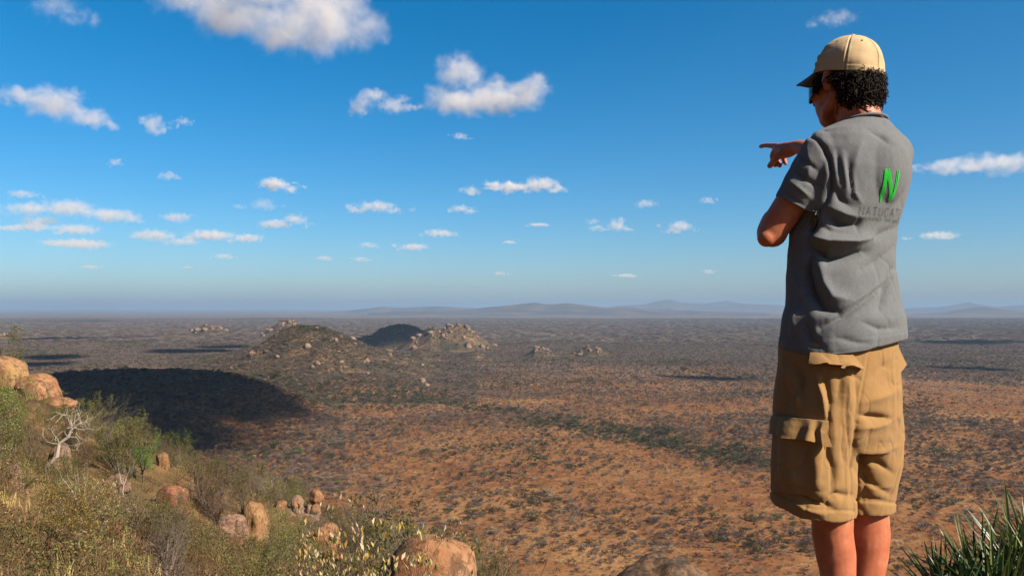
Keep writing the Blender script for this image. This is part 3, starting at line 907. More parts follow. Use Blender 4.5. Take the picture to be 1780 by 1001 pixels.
# the rest of the scrub on the slope
rv = np.random.default_rng(33)
placed = []
labels = {'green': 'small fresh green tree on the granite slope', 'olive': 'olive green leafy shrub on the granite slope', 'bare': 'grey leafless shrub on the granite slope', 'brown': 'dry brown shrub on the granite slope', 'gold': 'golden leaved shrub low on the granite slope', 'pale': 'thin bleached dead sapling on the granite slope', 'broad': 'cream-leaved shrub on the granite slope'}
groups = {k: {'green': 'green trees', 'olive': 'olive shrubs', 'bare': 'leafless shrubs', 'brown': 'dry brown shrubs', 'gold': 'golden shrubs', 'pale': 'dead saplings', 'broad': 'cream-leaved shrubs'}[k] + ' on the granite slope' for k in labels}
n_try = 0
SLOPE_SHRUBS = []
while len(placed) < 300 and n_try < 14000:
    n_try += 1
    y = float(np.exp(rv.uniform(np.log(12.5), np.log(105))))
    px = float(rv.uniform(-60, 960))
    x = (px - CX) / F * y
    z = float(ground_z(x, y))
    py = HY - (z - CAMZ) / y * F
    lim = np.interp(px, [-60, 0, 130, 330, 450, 600, 780, 860, 960], [650, 665, 742, 800, 862, 912, 985, 1010, 1080])
    if py < lim - 4 or py > 1130: continue
    sp = max(1.35, 0.026 * y)
    if any((x - a) ** 2 + (y - b) ** 2 < (sp * 0.75) ** 2 for a, b in placed): continue
    k = rv.random()
    near = py > 915
    if near: key = 'gold' if k < 0.17 else 'olive' if k < 0.44 else 'bare' if k < 0.66 else 'brown' if k < 0.86 else 'broad'
    else: key = 'olive' if k < 0.50 else 'bare' if k < 0.70 else 'brown' if k < 0.90 else 'green' if k < 0.97 else 'pale'
    s = float(np.exp(rv.normal(-0.08, 0.34))) * (0.6 if key == 'green' else 1) * (0.72 if y < 22 else 1.0)
    if px > 520: s *= 0.8
    if 90 < px < 420 and py < lim + 45: s *= 0.55
    # keep the faces of the boulders clear
    half, topp = 1.15 * s * F / y, py - 2.2 * s * F / y
    if any(y < b[4] + 1.0 and abs(px - b[0]) < b[3] * 0.9 + half * 0.55 and topp < b[1] + 0.5 * (b[2] - b[1]) and py > b[1] for b in SHOWN): continue
    placed.append((x, y)); SLOPE_SHRUBS.append((key, x, y, s))
taken = set()
for i, (key, x, y, s) in enumerate(SLOPE_SHRUBS):
    lab, grp = labels[key], groups[key]
    d, where = min(((Vector((x, y, 0)) - Vector((l.x, l.y, 0))).length, t) for l, t in LANDMARKS)
    if d < 4.5 and (key, where) not in taken:
        short = where.split(' with ')[0].split(', ')[0].split(' beside ')[0].split(' behind ')[0].split(' below ')[0].split(' at the ')[0].split(' under ')[0].split(' leaning ')[0].split(' before ')[0].split(' of granite')[0]
        own = lab.split(' on the ')[0].split(' low on')[0] + ' beside the ' + short
        if own not in taken and len(own.split()) <= 15:
            lab, grp = own, grp
            taken.add((key, where)); taken.add(own)
    put(key, x, y, s, lab, grp)
for key, K in KINDS.items():
    for used, p in zip(K['used'], K['protos']):
        if not used:
            for c in list(p.children): bpy.data.objects.remove(c)
            bpy.data.objects.remove(p)

# --- sword-leaved plants by the man's feet
def sword_plant(seed, n, length, width):
    r = random.Random(seed)
    g = Geo()
    for k in range(n):
        a = r.uniform(0, 6.283); e = math.radians(r.uniform(18, 84))
        d = Vector((math.cos(a) * math.cos(e), math.sin(a) * math.cos(e), math.sin(e)))
        side = d.cross(UPV).normalized()
        L = length * r.uniform(0.6, 1.1); w = width * r.uniform(0.7, 1.2)
        p = Vector((r.uniform(-.03, .03), r.uniform(-.03, .03), r.uniform(-0.02, 0.05)))
        b = len(g.v); m = 6
        for i in range(m + 1):
            t = i / m
            q = p + d * L * t - UPV * (0.10 * L * t * t * math.cos(e))
            ww = w * (0.7 + 0.6 * t) * (1 - t ** 3)
            nrm = side.cross(d)
            g.v += [q + side * ww * 0.5 + nrm * ww * 0.28, q, q - side * ww * 0.5 + nrm * ww * 0.28]
            if i:
                g.f += [(b + 3 * i - 3, b + 3 * i - 2, b + 3 * i + 1, b + 3 * i), (b + 3 * i - 2, b + 3 * i - 1, b + 3 * i + 2, b + 3 * i + 1)]
    return g.mesh('sword_leaves')
def stalk_mesh(h, r):
    g = Geo(); g.tube([Vector((0, 0, -h)), Vector((0.01, 0, -h * .5)), Vector((0, 0, 0.03))], [r * 1.3, r, r * 0.9], 8); return g.mesh('stalk')
sx = [sword_plant(300 + k, 70, 0.36, 0.017) for k in range(4)]
for i, (px, py, y, s, lab) in enumerate([(1640, 1060, 3.5, 0.85, 'sword-leaved tuft beside the man'), (1700, 1045, 3.4, 0.95, 'middle sword-leaved tuft of the clump'), (1765, 1035, 3.3, 1.05, 'sword-leaved tuft at the outer side of the clump'),
                                         (1800, 975, 3.6, 0.95, 'tallest sword-leaved tuft standing above the clump'), (1735, 1080, 3.1, 0.9, 'lowest sword-leaved tuft of the clump'), (1670, 1095, 3.2, 0.9, 'small sword-leaved tuft at the foot of the clump'), (1815, 1060, 3.2, 1.0, 'hindmost sword-leaved tuft of the clump')]):
    c = at(px, py, y)
    root = bpy.data.objects.new('sword_leaved_plant', None); COL.objects.link(root); root.location = c
    g = c.z - float(ground_z(c.x, c.y)) + 0.2
    obj('stalk', stalk_mesh(g, 0.035), BARK, root)
    l = obj('foliage', sx[i % 4], L_XERO, root); l.scale = (s, s, s); l.rotation_euler = (0, 0, i * 1.3)
    tag(root, lab, 'plant', 'sword-leaved tufts beside the man')

# --- scrub of the plain: countable near trees, then a mass too many to count
def scrub(seed, w, h, n, size, mat, stem=True, gap=0.5):
    r = random.Random(seed); g = Geo()
    lobes = [(Vector((r.uniform(-.5, .5) * w, r.uniform(-.5, .5) * w, h * r.uniform(.45, .8))), w * r.uniform(.25, .42), h * r.uniform(.18, .32)) for k in range(6)]
    for k in range(n):
        c, rw, rh = lobes[k % 6]
        o = rvec(r) * (0.4 + 0.6 * r.random())
        p = c + Vector((o.x * rw, o.y * rw, o.z * rh))
        d = (rvec(r) + UPV * 0.3).normalized(); sd = d.orthogonal().normalized()
        g.leaf(p, d, sd, size * r.uniform(.6, 1.4), size * r.uniform(.35, .8), size * .1)
    for k in range(5):
        c, rw, rh = lobes[k]
        g.tube([Vector((0, 0, -.4)), Vector((c.x * .4, c.y * .4, h * .25)), c], [0.11, 0.08, 0.03], 3)
    for k in range(18):
        c, rw, rh = lobes[k % 6]; o = rvec(r)
        g.tube([c * 0.7, c + Vector((o.x * rw * 1.2, o.y * rw * 1.2, abs(o.z) * rh * 1.4))], [0.05, 0.015], 3)
    me = g.mesh('scrub'); me.materials.append(mat); return me
SCR = {'grey': [scrub(400 + k, 3.2, 2.3, 210, 0.34, L_SCRUB) for k in range(4)], 'green': [scrub(410 + k, 3.4, 2.9, 240, 0.42, L_DARK) for k in range(2)], 'rust': [scrub(420 + k, 2.8, 1.9, 180, 0.34, L_RUST) for k in range(2)]}
rp = np.random.default_rng(55)
def scatter(y0, y1, per, seed):
    """random points in the view wedge between two depths, one per `per` square metres at most"""
    area = 0.66 * (y1 ** 2 - y0 ** 2)
    n = int(area / per)
    y = np.sqrt(rp.uniform(y0 ** 2, y1 ** 2, n)); u = rp.uniform(-0.66, 0.66, n)
    return u * y, y
def cover(x, y):
    """share of the ground the bushes take, 0..1"""
    c = fbm(x / 60, y / 60, 4, 81) * 0.55 + fbm(x / 260, y / 260, 3, 83) * 0.55
    c = np.clip((c - 0.37) * 3.4, 0.10, 1.0)
    d = y + (fbm(x / 200, y / 200, 3, 85) - 0.5) * 260
    band = np.interp(d, [300, 540, 620, 720, 770, 900, 980, 1100, 9000], [0.95, 0.80, 1.0, 1.0, 0.5, 0.42, 0.8, 1.3, 1.5])
    c = c * (1 - 0.4 * np.clip((fbm(x / 170, y / 170, 3, 87) - 0.52) * 7, 0, 1))
    return np.clip(c * band + np.clip((d - 1000) / 600, 0, 0.75), 0, 1)
xs, ys = [], []
for y0, y1, per in ((170, 1000, 5.5), (1000, 2600, 11)):
    x, y = scatter(y0, y1, per, 0); xs.append(x); ys.append(y)
x = np.concatenate(xs); y = np.concatenate(ys)
keep = rp.random(len(x)) < cover(x, y) * 0.85
hz = hill_near(x, y)
keep &= (hz < 6)
x, y = x[keep], y[keep]
# a green belt along the stream bed that crosses the plain
bed_px = np.array([600, 700, 800, 900, 1000, 1080, 1160, 1260, 1340]); bed_py = np.array([672, 690, 706, 718, 738, 756, 774, 792, 806])
by = CAMZ * F / (bed_py - HY); bx = (bed_px - CX) / F * by
NBED = 2600
t = rp.random(NBED) ** 0.9; bw = 9 + 14 * fbm(t * 14, t * 0, 2, 5); bxx = np.interp(t, np.linspace(0, 1, len(bx)), bx) + rp.normal(0, 1, NBED) * bw; byy = np.interp(t, np.linspace(0, 1, len(by)), by) + rp.normal(0, 1.3, NBED) * bw
for hk, per in (('main', 11), ('twin', 60), ('dark', 60), ('shaded_ridge', 16), ('crag', 120), ('spur', 40), ('outcrop', 60)):
    h = HILLS[hk]; x0, x1 = h['x'].min(), h['x'].max(); n = int((x1 - x0) * 4 * h['s'] / per)
    hy = h['y'] + rp.uniform(-2, 2, n) * h['s']; hx = rp.uniform(x0, x1, n) * hy / h['y']
    x = np.concatenate([x, hx]); y = np.concatenate([y, hy])
kindp = rp.random(len(x))
gmask = fbm(x / 140, y / 140, 3, 91)
k_of = np.where(kindp < 0.04 + 0.35 * np.clip((gmask - 0.58) * 5, 0, 1), 1, np.where(kindp > 0.86, 2, 0))
x = np.concatenate([x, bxx]); y = np.concatenate([y, byy]); k_of = np.concatenate([k_of, np.where(rp.random(NBED) < 0.62, 1, 0)])
size = np.exp(rp.normal(-0.62, 0.42, len(x))) * np.where(k_of == 1, 1.0, 0.95)
z = surf_z(x, y)
px = CX + F * x / y; py = HY - F * (z - CAMZ) / y
vis = (px > 480) & (px < 1775) & (py < 985) & ~((px > 1340) & (px < 1580)) & (py > 600)
score = np.where(vis, size / y, 0)
order = np.argsort(-score)
near = np.zeros(len(x), bool); near[order[:300]] = True
names = ['grey', 'green', 'rust']
nm = {'grey': 'grey_scrub_bush', 'green': 'green_scrub_tree', 'rust': 'rust_scrub_bush'}
lb = {'grey': 'grey leafless bush out on the orange plain', 'green': 'dark green tree out on the orange plain', 'rust': 'rust brown bush out on the orange plain'}
SRC = {}
for i in order[:300]:
    k = names[int(k_of[i])]; m = SCR[k][int(i) % len(SCR[k])]
    o = obj(nm[k], m, loc=(x[i], y[i], z[i])); s = size[i]; o.scale = (s, s, s); o.rotation_euler = (0, 0, float(i) % 6.28)
    tag(o, lb[k], 'tree' if k == 'green' else 'bush', k + ' bushes out on the plain')

def mass(name, label, pts, scl, rot, src_mesh, mat=None):
    """one object that strews copies of a small mesh over many points"""
    src = bpy.data.objects.new(name + '_source', src_mesh)
    me = bpy.data.meshes.new(name); me.from_pydata(pts.tolist(), [], [])
    a = me.attributes.new('scl', 'FLOAT', 'POINT'); a.data.foreach_set('value', scl.astype(np.float32))
    a = me.attributes.new('rot', 'FLOAT', 'POINT'); a.data.foreach_set('value', rot.astype(np.float32))
    o = obj(name, me)
    ng = bpy.data.node_groups.new(name, 'GeometryNodeTree')
    ng.interface.new_socket('Geometry', in_out='INPUT', socket_type='NodeSocketGeometry')
    ng.interface.new_socket('Geometry', in_out='OUTPUT', socket_type='NodeSocketGeometry')
    nd = ng.nodes
    gi, go = nd.new('NodeGroupInput'), nd.new('NodeGroupOutput')
    ip = nd.new('GeometryNodeInstanceOnPoints'); oi = nd.new('GeometryNodeObjectInfo'); oi.inputs['Object'].default_value = src
    na_, nb_ = nd.new('GeometryNodeInputNamedAttribute'), nd.new('GeometryNodeInputNamedAttribute')
    na_.data_type = nb_.data_type = 'FLOAT'; na_.inputs[0].default_value = 'scl'; nb_.inputs[0].default_value = 'rot'
    cx_ = nd.new('ShaderNodeCombineXYZ')
    L = ng.links.new
    L(gi.outputs[0], ip.inputs['Points']); L(oi.outputs['Geometry'], ip.inputs['Instance'])
    L(na_.outputs[0], ip.inputs['Scale']); L(nb_.outputs[0], cx_.inputs[2]); L(cx_.outputs[0], ip.inputs['Rotation'])
    L(ip.outputs[0], go.inputs[0])
    md = o.modifiers.new('strew', 'NODES'); md.node_group = ng
    return tag(o, label, kind='stuff')
rest = ~near
for ki, k in enumerate(names):
    for j, m in enumerate(SCR[k]):
        sel = rest & (k_of == ki) & (np.arange(len(x)) % len(SCR[k]) == j)
        P = np.stack([x[sel], y[sel], z[sel]], -1)
        mass('scrub', {'grey': 'grey leafless scrub covering the plain', 'green': 'dark green scrub covering the plain', 'rust': 'rust brown scrub covering the plain'}[k], P, size[sel], rp.uniform(0, 6.28, sel.sum()), m)
# farther off, thickets
def thicket(seed, mat):
    r = random.Random(seed); g = Geo()
    for k in range(170):
        a = r.uniform(0, 6.283); q = 9 * math.sqrt(r.random())
        p = Vector((math.cos(a) * q, math.sin(a) * q, r.uniform(0.3, 3.2)))
        d = (rvec(r) + UPV * .3).normalized(); g.leaf(p, d, d.orthogonal().normalized(), r.uniform(.8, 2.0), r.uniform(.6, 1.4), .2)
    me = g.mesh('thicket'); me.materials.append(mat); return me
fx, fy = scatter(2400, 8000, 520, 0)
kp = rp.random(len(fx)) < np.clip(cover(fx, fy) + 0.1, 0, 1); fx, fy = fx[kp], fy[kp]
fk = rp.random(len(fx))
for lo, hi, mat, lab in ((0, .82, L_SCRUB, 'far grey thickets of the plain'), (.82, .90, L_DARK, 'far green thickets of the plain'), (.90, 1.01, L_RUST, 'far rust brown thickets of the plain')):
    s_ = (fk >= lo) & (fk < hi)
    mass('scrub', lab, np.stack([fx[s_], fy[s_], surf_z(fx[s_], fy[s_])], -1), rp.uniform(.6, 1.4, s_.sum()), rp.uniform(0, 6.28, s_.sum()), thicket(500 + int(lo * 10), mat))

# dry grass and litter on the near slope
def tuft(seed):
    r = random.Random(seed); g = Geo()
    for k in range(16):
        d = (UPV + rvec(r) * 0.6).normalized(); g.leaf(Vector((r.uniform(-.08, .08), r.uniform(-.08, .08), -0.02)), d, d.orthogonal().normalized(), r.uniform(.12, .36), .010, .02)
    me = g.mesh('tuft'); me.materials.append(L_STRAW); return me
gy = np.exp(rp.uniform(np.log(6), np.log(150), 4200)); gu = rp.uniform(-0.95, 0.25, 4200); gxx = gu * gy
okk = hill_near(gxx, gy) > 8
gxx, gy = gxx[okk], gy[okk]
mass('grass', 'dry straw grass between the shrubs of the near slope', np.stack([gxx, gy, ground_z(gxx, gy)], -1), rp.uniform(.6, 1.5, len(gxx)), rp.uniform(0, 6.28, len(gxx)), tuft(600))
# low undergrowth on the slope
def low(seed, mat):
    r = random.Random(seed); g = Geo()
    for k in range(190):
        o = rvec(r); p = Vector((o.x * .5, o.y * .5, abs(o.z) * .55))
        d = (rvec(r) + UPV * .4).normalized(); g.leaf(p, d, d.orthogonal().normalized(), r.uniform(.035, .07), r.uniform(.014, .028), .006)
    for k in range(10):
        o = rvec(r); g.tube([Vector((0, 0, -.1)), Vector((o.x * .5, o.y * .5, abs(o.z) * .6))], [.008, .004], 3)
    me = g.mesh('low'); me.materials.append(mat); return me
for j, (mat, n, lab) in enumerate(((L_OLIVE, 1900, 'low olive undergrowth of the near slope'), (L_BROWN, 1700, 'low dry brown undergrowth of the near slope'), (L_GOLD, 150, 'low golden undergrowth of the near slope'))):
    uy = np.exp(rp.uniform(np.log(9), np.log(150), n)); uu = rp.uniform(-0.95, 0.2, n); ux = uu * uy
    okk = hill_near(ux, uy) > 8
    okk &= (uy < 26) if j == 2 else ((uy > 19) | (rp.random(n) < 0.35))
    ux, uy = ux[okk], uy[okk]
    mass('undergrowth', lab, np.stack([ux, uy, ground_z(ux, uy)], -1), rp.uniform(.5, 1.3, len(ux)), rp.uniform(0, 6.28, len(ux)), low(700 + j, mat))

# low tufts and saplings between the bushes of the plain
def sprig(seed, mat):
    r = random.Random(seed); g = Geo()
    for k in range(34):
        o = rvec(r); p = Vector((o.x * .55, o.y * .55, abs(o.z) * .5))
        d = (rvec(r) + UPV * .6).normalized(); g.leaf(p, d, d.orthogonal().normalized(), r.uniform(.2, .42), r.uniform(.08, .18), .03)
    me = g.mesh('sprig'); me.materials.append(mat); return me
for j, (mat, n, lab) in enumerate(((L_SCRUB, 30000, 'low grey scrub between the bushes of the plain'), (L_STRAW, 26000, 'dry straw tufts between the bushes of the plain'), (L_RUST, 16000, 'low rust brown scrub between the bushes of the plain'))):
    qy = np.sqrt(rp.uniform(180 ** 2, 1050 ** 2, n)); qx = rp.uniform(-0.5, 0.66, n) * qy
    okk = (hill_near(qx, qy) < 5) & (rp.random(n) < 0.35 + 0.65 * fbm(qx / 30, qy / 30, 3, 97 + j))
    qx, qy = qx[okk], qy[okk]
    mass('undergrowth', lab, np.stack([qx, qy, surf_z(qx, qy)], -1), np.exp(rp.normal(0.0, .35, len(qx))), rp.uniform(0, 6.28, len(qx)), sprig(800 + j, mat))
# ------------------------------------------------------------------ the person
from mathutils.bvhtree import BVHTree
LOS = math.atan((1470 - CX) / F)                    # horizontal direction from the camera to the person
LR = Vector((math.cos(LOS), -math.sin(LOS), 0))     # to the right, across the line of sight
LA = Vector((math.sin(LOS), math.cos(LOS), 0))      # away along it
BD = 2.5                                            # distance to the body's axis
BASE = LA * BD + Vector((0, 0, CAMZ - 1.03))        # between the soles

def Pp(px, py, a=0.0):
    """point seen at a photo pixel, a metres beyond the body's axis (relative to the soles)"""
    d = Vector(((px - CX) / F, 1.0, (HY - py) / F))
    t = (BD + a) / d.dot(LA)
    return d * t + Vector((0, 0, CAMZ)) - BASE
def Rr(r, a, z):
    return LR * r + LA * (BD + a) + Vector((0, 0, CAMZ + z)) - BASE
def yaw_axes(deg):
    t = math.radians(deg)
    f = LR * -math.sin(t) + LA * math.cos(t)
    l = LR * -math.cos(t) - LA * math.sin(t)
    return f, l
TF, TL = yaw_axes(46)
HF, HL = yaw_axes(50)
UP = Vector((0, 0, 1))
EYE = Vector((0, 0, CAMZ)) - BASE
def to_px(v):
    """photo pixels of an (n,3) array of points relative to the soles"""
    w = v + np.array(BASE) - np.array([0, 0, CAMZ])
    return CX + F * w[:, 0] / w[:, 1], HY - F * w[:, 2] / w[:, 1]

class Part:
    def __init__(self): self.v = []; self.f = []
    def loft(self, rings, n=28, power=2.0, caps=True):
        """rings: (centre, axis u * radius, axis v * radius)"""
        b = len(self.v)
        for c, u, w in rings:
            for i in range(n):
                a = 2 * math.pi * i / n
                ca, sa = math.cos(a), math.sin(a)
                ca = math.copysign(abs(ca) ** (2 / power), ca); sa = math.copysign(abs(sa) ** (2 / power), sa)
                self.v.append(c + u * ca + w * sa)
        for k in range(len(rings) - 1):
            for i in range(n):
                j = (i + 1) % n
                self.f.append((b + k * n + i, b + k * n + j, b + (k + 1) * n + j, b + (k + 1) * n + i))
        if caps:
            self.f.append(tuple(b + i for i in range(n))[::-1])
            self.f.append(tuple(b + (len(rings) - 1) * n + i for i in range(n)))
        return self
    def limb(self, pts, radii, n=16, flat=None, sub=5):
        """rounded tapered limb through points"""
        P = [Vector(p) for p in pts]
        out = []; rr = []
        m = len(P)
        for i in range(m - 1):
            p0, p1, p2, p3 = P[max(i - 1, 0)], P[i], P[i + 1], P[min(i + 2, m - 1)]
            for k in range(sub):
                t = k / sub
                out.append(0.5 * ((2 * p1) + (p2 - p0) * t + (2 * p0 - 5 * p1 + 4 * p2 - p3) * t * t + (3 * p1 - p0 - 3 * p2 + p3) * t ** 3))
                rr.append(radii[i] + (radii[i + 1] - radii[i]) * t)
        out.append(P[-1]); rr.append(radii[-1])
        T = [(out[min(i + 1, len(out) - 1)] - out[max(i - 1, 0)]).normalized() for i in range(len(out))]
        ref = flat if flat is not None else (UP if abs(T[0].dot(UP)) < 0.8 else LR)
        rings = []
        def ring(c, t, r):
            u = ref.cross(t)
            u = u.normalized() if u.length > 1e-4 else LR
            w = t.cross(u).normalized()
            rings.append((c, u * r, w * r))
        for s in (0.15, 0.5, 0.85): ring(out[0] - T[0] * rr[0] * math.cos(s * math.pi / 2) * 0.9, T[0], rr[0] * math.sin(s * math.pi / 2))
        for c, t, r in zip(out, T, rr): ring(c, t, r)
        for s in (0.85, 0.5, 0.15): ring(out[-1] + T[-1] * rr[-1] * math.cos(s * math.pi / 2) * 0.9, T[-1], rr[-1] * math.sin(s * math.pi / 2))
        return self.loft(rings, n)
    def ball(self, c, u, v, w, n=20):
        rings = []
        for k in range(1, n):
            t = math.pi * k / n
            rings.append((c - w * math.cos(t), u * math.sin(t), v * math.sin(t)))
        return self.loft(rings, 24)
    def mesh(self, name):
        me = bpy.data.meshes.new(name)
        me.from_pydata([tuple(x) for x in self.v], [], self.f)
        bm = bmesh.new(); bm.from_mesh(me)
        bmesh.ops.recalc_face_normals(bm, faces=bm.faces)
        bm.to_mesh(me); bm.free()
        return me

def weld(part, name, voxel, smooth=4):
    """the overlapping pieces fused to one continuous skin"""
    me = part.mesh(name)
    t = bpy.data.objects.new('t', me); COL.objects.link(t)
    md = t.modifiers.new('r', 'REMESH'); md.mode = 'VOXEL'; md.voxel_size = voxel; md.use_smooth_shade = True
    if smooth:
        ms = t.modifiers.new('s', 'SMOOTH'); ms.factor = 0.5; ms.iterations = smooth
    dg = bpy.context.evaluated_depsgraph_get()
    out = bpy.data.meshes.new_from_object(t.evaluated_get(dg))
    bpy.data.objects.remove(t); bpy.data.meshes.remove(me)
    out.name = name
    return out

def get_v(me):
    a = np.empty(len(me.vertices) * 3); me.vertices.foreach_get('co', a); return a.reshape(-1, 3)
def get_n(me):
    a = np.empty(len(me.vertices) * 3); me.vertex_normals.foreach_get('vector', a); return a.reshape(-1, 3)
def set_v(me, v):
    me.vertices.foreach_set('co', v.ravel()); me.update()

def crease(px, py, line, amp, width):
    """signed ridge (+) or valley (-) along a polyline in photo pixels, fading at its ends"""
    L = np.array(line, float)
    best = np.full(len(px), 1e9); along = np.zeros(len(px))
    seg = np.hypot(*(L[1:] - L[:-1]).T); cum = np.concatenate([[0], np.cumsum(seg)])
    for i in range(len(L) - 1):
        d = L[i + 1] - L[i]
        t = np.clip(((px - L[i, 0]) * d[0] + (py - L[i, 1]) * d[1]) / (d @ d), 0, 1)
        q = np.hypot(px - L[i, 0] - t * d[0], py - L[i, 1] - t * d[1])
        up = q < best
        best = np.where(up, q, best); along = np.where(up, (cum[i] + t * seg[i]) / cum[-1], along)
    return amp * np.exp(-(best / width) ** 1.35) * (0.35 + 0.65 * np.sin(np.pi * np.clip(along, 0.02, 0.98)))

def fold_mesh(me, creases, noise=(), gain=1.9):
    v = get_v(me); nrm = get_n(me)
    px, py = to_px(v)
    toc = np.array(EYE) - v; toc /= np.linalg.norm(toc, axis=1)[:, None]
    front = np.clip((np.einsum('ij,ij->i', nrm, toc) + 0.15) / 0.35, 0, 1)
    d = np.zeros(len(v))
    for line, amp, width in creases:
        d += crease(px, py, line, amp * gain, width * 0.95) * front
    for scale, amp, seed in noise:
        q = v * np.array(scale)
        if amp < 0:                              # sharp creases: ridged noise, stronger in some places
            w = np.clip((fbm3(v * 7.0, 2, seed + 5) - 0.42) * 4, 0, 1)
            d += amp * np.exp(-(np.abs(fbm3(q + 0.6 * np.stack([fbm3(q * .5, 2, seed + 7)] * 3, -1), 2, seed) - 0.5) / 0.035) ** 2) * w
        else:
            d += (fbm3(q, 3, seed) - 0.5) * 2 * amp
    set_v(me, v + nrm * d[:, None])

# --- materials
def cloth_mat(name, col, weave, speck, rough=0.95):
    m = N(name)
    p = m.obj()
    n = m.noise(p, weave, 3, 0.7)
    c = m.mix(m.smooth(n, 0.3, 0.7), tuple(x * (1 - speck) for x in col), tuple(x * (1 + speck) for x in col))
    big = m.noise(p, 9, 3, 0.6)
    c = m.mix(0.4, c, m.mix(big, tuple(x * 0.8 for x in col), tuple(x * 1.2 for x in col)))
    fine = m.noise(p, weave * 1.6, 2, 0.6)
    mid = m.noise(p, 55, 4, 0.6)
    nb = m.bump(mid, 0.30, 0.004, m.bump(fine, 0.35, 0.0012))
    return m.done(m.bsdf(c, rough, 0.08, nb, Sheen_Weight=0.08))
SHIRT_MAT = cloth_mat('grey_marl_jersey', (0.130, 0.135, 0.140), 420, 0.32)
SHORTS_MAT = cloth_mat('tan_cotton_twill', (0.285, 0.162, 0.062), 650, 0.10)
CAP_MAT = cloth_mat('sand_cotton_cap', (0.50, 0.36, 0.20), 600, 0.08)
BRIM_MAT = cloth_mat('grey_cap_peak', (0.11, 0.095, 0.08), 600, 0.08)
def skin_material():
    m = N('sunburnt_skin')
    p = m.obj()
    n = m.noise(p, 26, 4, 0.6)
    c = m.ramp(n, [(0.35, (0.38, 0.105, 0.045)), (0.55, (0.46, 0.140, 0.064)), (0.70, (0.52, 0.19, 0.098))])
    nb = m.bump(m.noise(p, 320, 3, 0.6), 0.25, 0.0015)
    return m.done(m.bsdf(c, 0.55, 0.35, nb, Subsurface_Weight=0.12, Subsurface_Radius=(0.012, 0.004, 0.002), Subsurface_Scale=0.5))
SKIN_MAT = skin_material()
def plain_mat(name, col, rough=0.6, spec=0.4, bump=0.0, scale=60, **kw):
    m = N(name)
    p = m.obj()
    n = m.noise(p, scale, 3, 0.6)
    c = m.mix(n, tuple(x * 0.75 for x in col), tuple(min(1, x * 1.25) for x in col))
    return m.done(m.bsdf(c, rough, spec, m.bump(n, bump, 0.004) if bump else None, **kw))
HAIR_MAT = plain_mat('dark_brown_hair', (0.016, 0.010, 0.007), 0.75, 0.12, scale=90)
LENS_MAT = plain_mat('black_glossy_lens', (0.006, 0.006, 0.007), 0.3, 0.25)
BOOT_MAT = plain_mat('dark_leather', (0.022, 0.018, 0.015), 0.6, 0.3, 0.4, 120)
GREEN_MAT = plain_mat('green_print', (0.02, 0.47, 0.04), 0.8, 0.1, scale=300)
INK_MAT = plain_mat('dark_grey_print', (0.070, 0.068, 0.068), 0.85, 0.1, scale=300)
BUTTON_MAT = plain_mat('dark_eyelet_thread', (0.16, 0.10, 0.05), 0.9, 0.1)

person = bpy.data.objects.new('person', None)
COL.objects.link(person)
person.location = BASE
tag(person, 'man in tan cap, grey T-shirt and tan cargo shorts pointing over the plain', 'person')

# --- body: head, neck, trunk, arms, hands and legs in one skin
HC = Pp(1471, 138, 0.02)
def hd(f, l, u): return HC + HF * f + HL * l + UP * u
B = Part()
B.ball(hd(-0.004, 0, -0.004), HF * 0.090, HL * 0.072, UP * 0.100)             # skull
B.ball(hd(0.034, 0, -0.058), HF * 0.056, HL * 0.058, UP * 0.070)           # face
B.ball(hd(0.050, 0, -0.098), HF * 0.032, HL * 0.036, UP * 0.030)           # chin
B.limb([hd(-0.01, 0.055, -0.055), hd(0.025, 0.046, -0.088), hd(0.046, 0.022, -0.104)], [0.018, 0.016, 0.016])   # jaw
B.limb([hd(-0.01, -0.055, -0.055), hd(0.025, -0.046, -0.088), hd(0.046, -0.022, -0.104)], [0.018, 0.016, 0.016])
B.limb([hd(0.088, 0, -0.005), hd(0.102, 0, -0.03), hd(0.100, 0, -0.046)], [0.009, 0.011, 0.014])               # nose
B.ball(hd(0.083, 0, -0.074), HF * 0.013, HL * 0.024, UP * 0.008)           # lips
B.ball(hd(0.060, 0.042, -0.035), HF * 0.026, HL * 0.022, UP * 0.020)       # cheeks
B.ball(hd(0.060, -0.042, -0.035), HF * 0.026, HL * 0.022, UP * 0.020)
for s in (1, -1):                                                            # ears
    e = hd(-0.006, s * 0.079, -0.014)
    t = (HL * s * 0.75 - HF * 0.55).normalized()
    B.ball(e, (HF * 0.75 + HL * s * 0.4).normalized() * 0.017, t * 0.009, UP * 0.031)
B.limb([hd(-0.030, 0, -0.04), Pp(1490, 190, 0.0), Pp(1496, 214, 0.0), Pp(1496, 245, 0.0)], [0.056, 0.055, 0.057, 0.055], n=24)
TORSO = [  # py, centre px, half-width, half-depth of the shirt
    (206, 1500, 0.050, 0.052), (213, 1499, 0.068, 0.060), (222, 1496, 0.095, 0.068), (233, 1492, 0.130, 0.080), (246, 1490, 0.152, 0.092),
    (266, 1487, 0.164, 0.102), (300, 1485, 0.169, 0.108), (337, 1479, 0.167, 0.106), (365, 1473, 0.164, 0.104), (390, 1467, 0.160, 0.101),
    (420, 1464, 0.157, 0.101), (463, 1462, 0.155, 0.106), (504, 1464, 0.160, 0.113), (530, 1466, 0.164, 0.119), (552, 1467, 0.174, 0.128), (580, 1466, 0.178, 0.131), (608, 1464, 0.178, 0.131)]
def trunk_rings(inset, upto=99, tilt=0.0):
    out = []
    for py, px, w, d in TORSO[:upto]:
        out.append((Pp(px, py), TL * (w - inset), TF * (d - inset)))
    return out
B.loft(trunk_rings(0.056)[5:], 36, 2.1)
B.loft([(Pp(1461, 590), TL * .125, TF * .09), (Pp(1458, 650), TL * .135, TF * .10), (Pp(1457, 720), TL * .135, TF * .10), (Pp(1457, 760), TL * .11, TF * .08)], 30, 2.3)
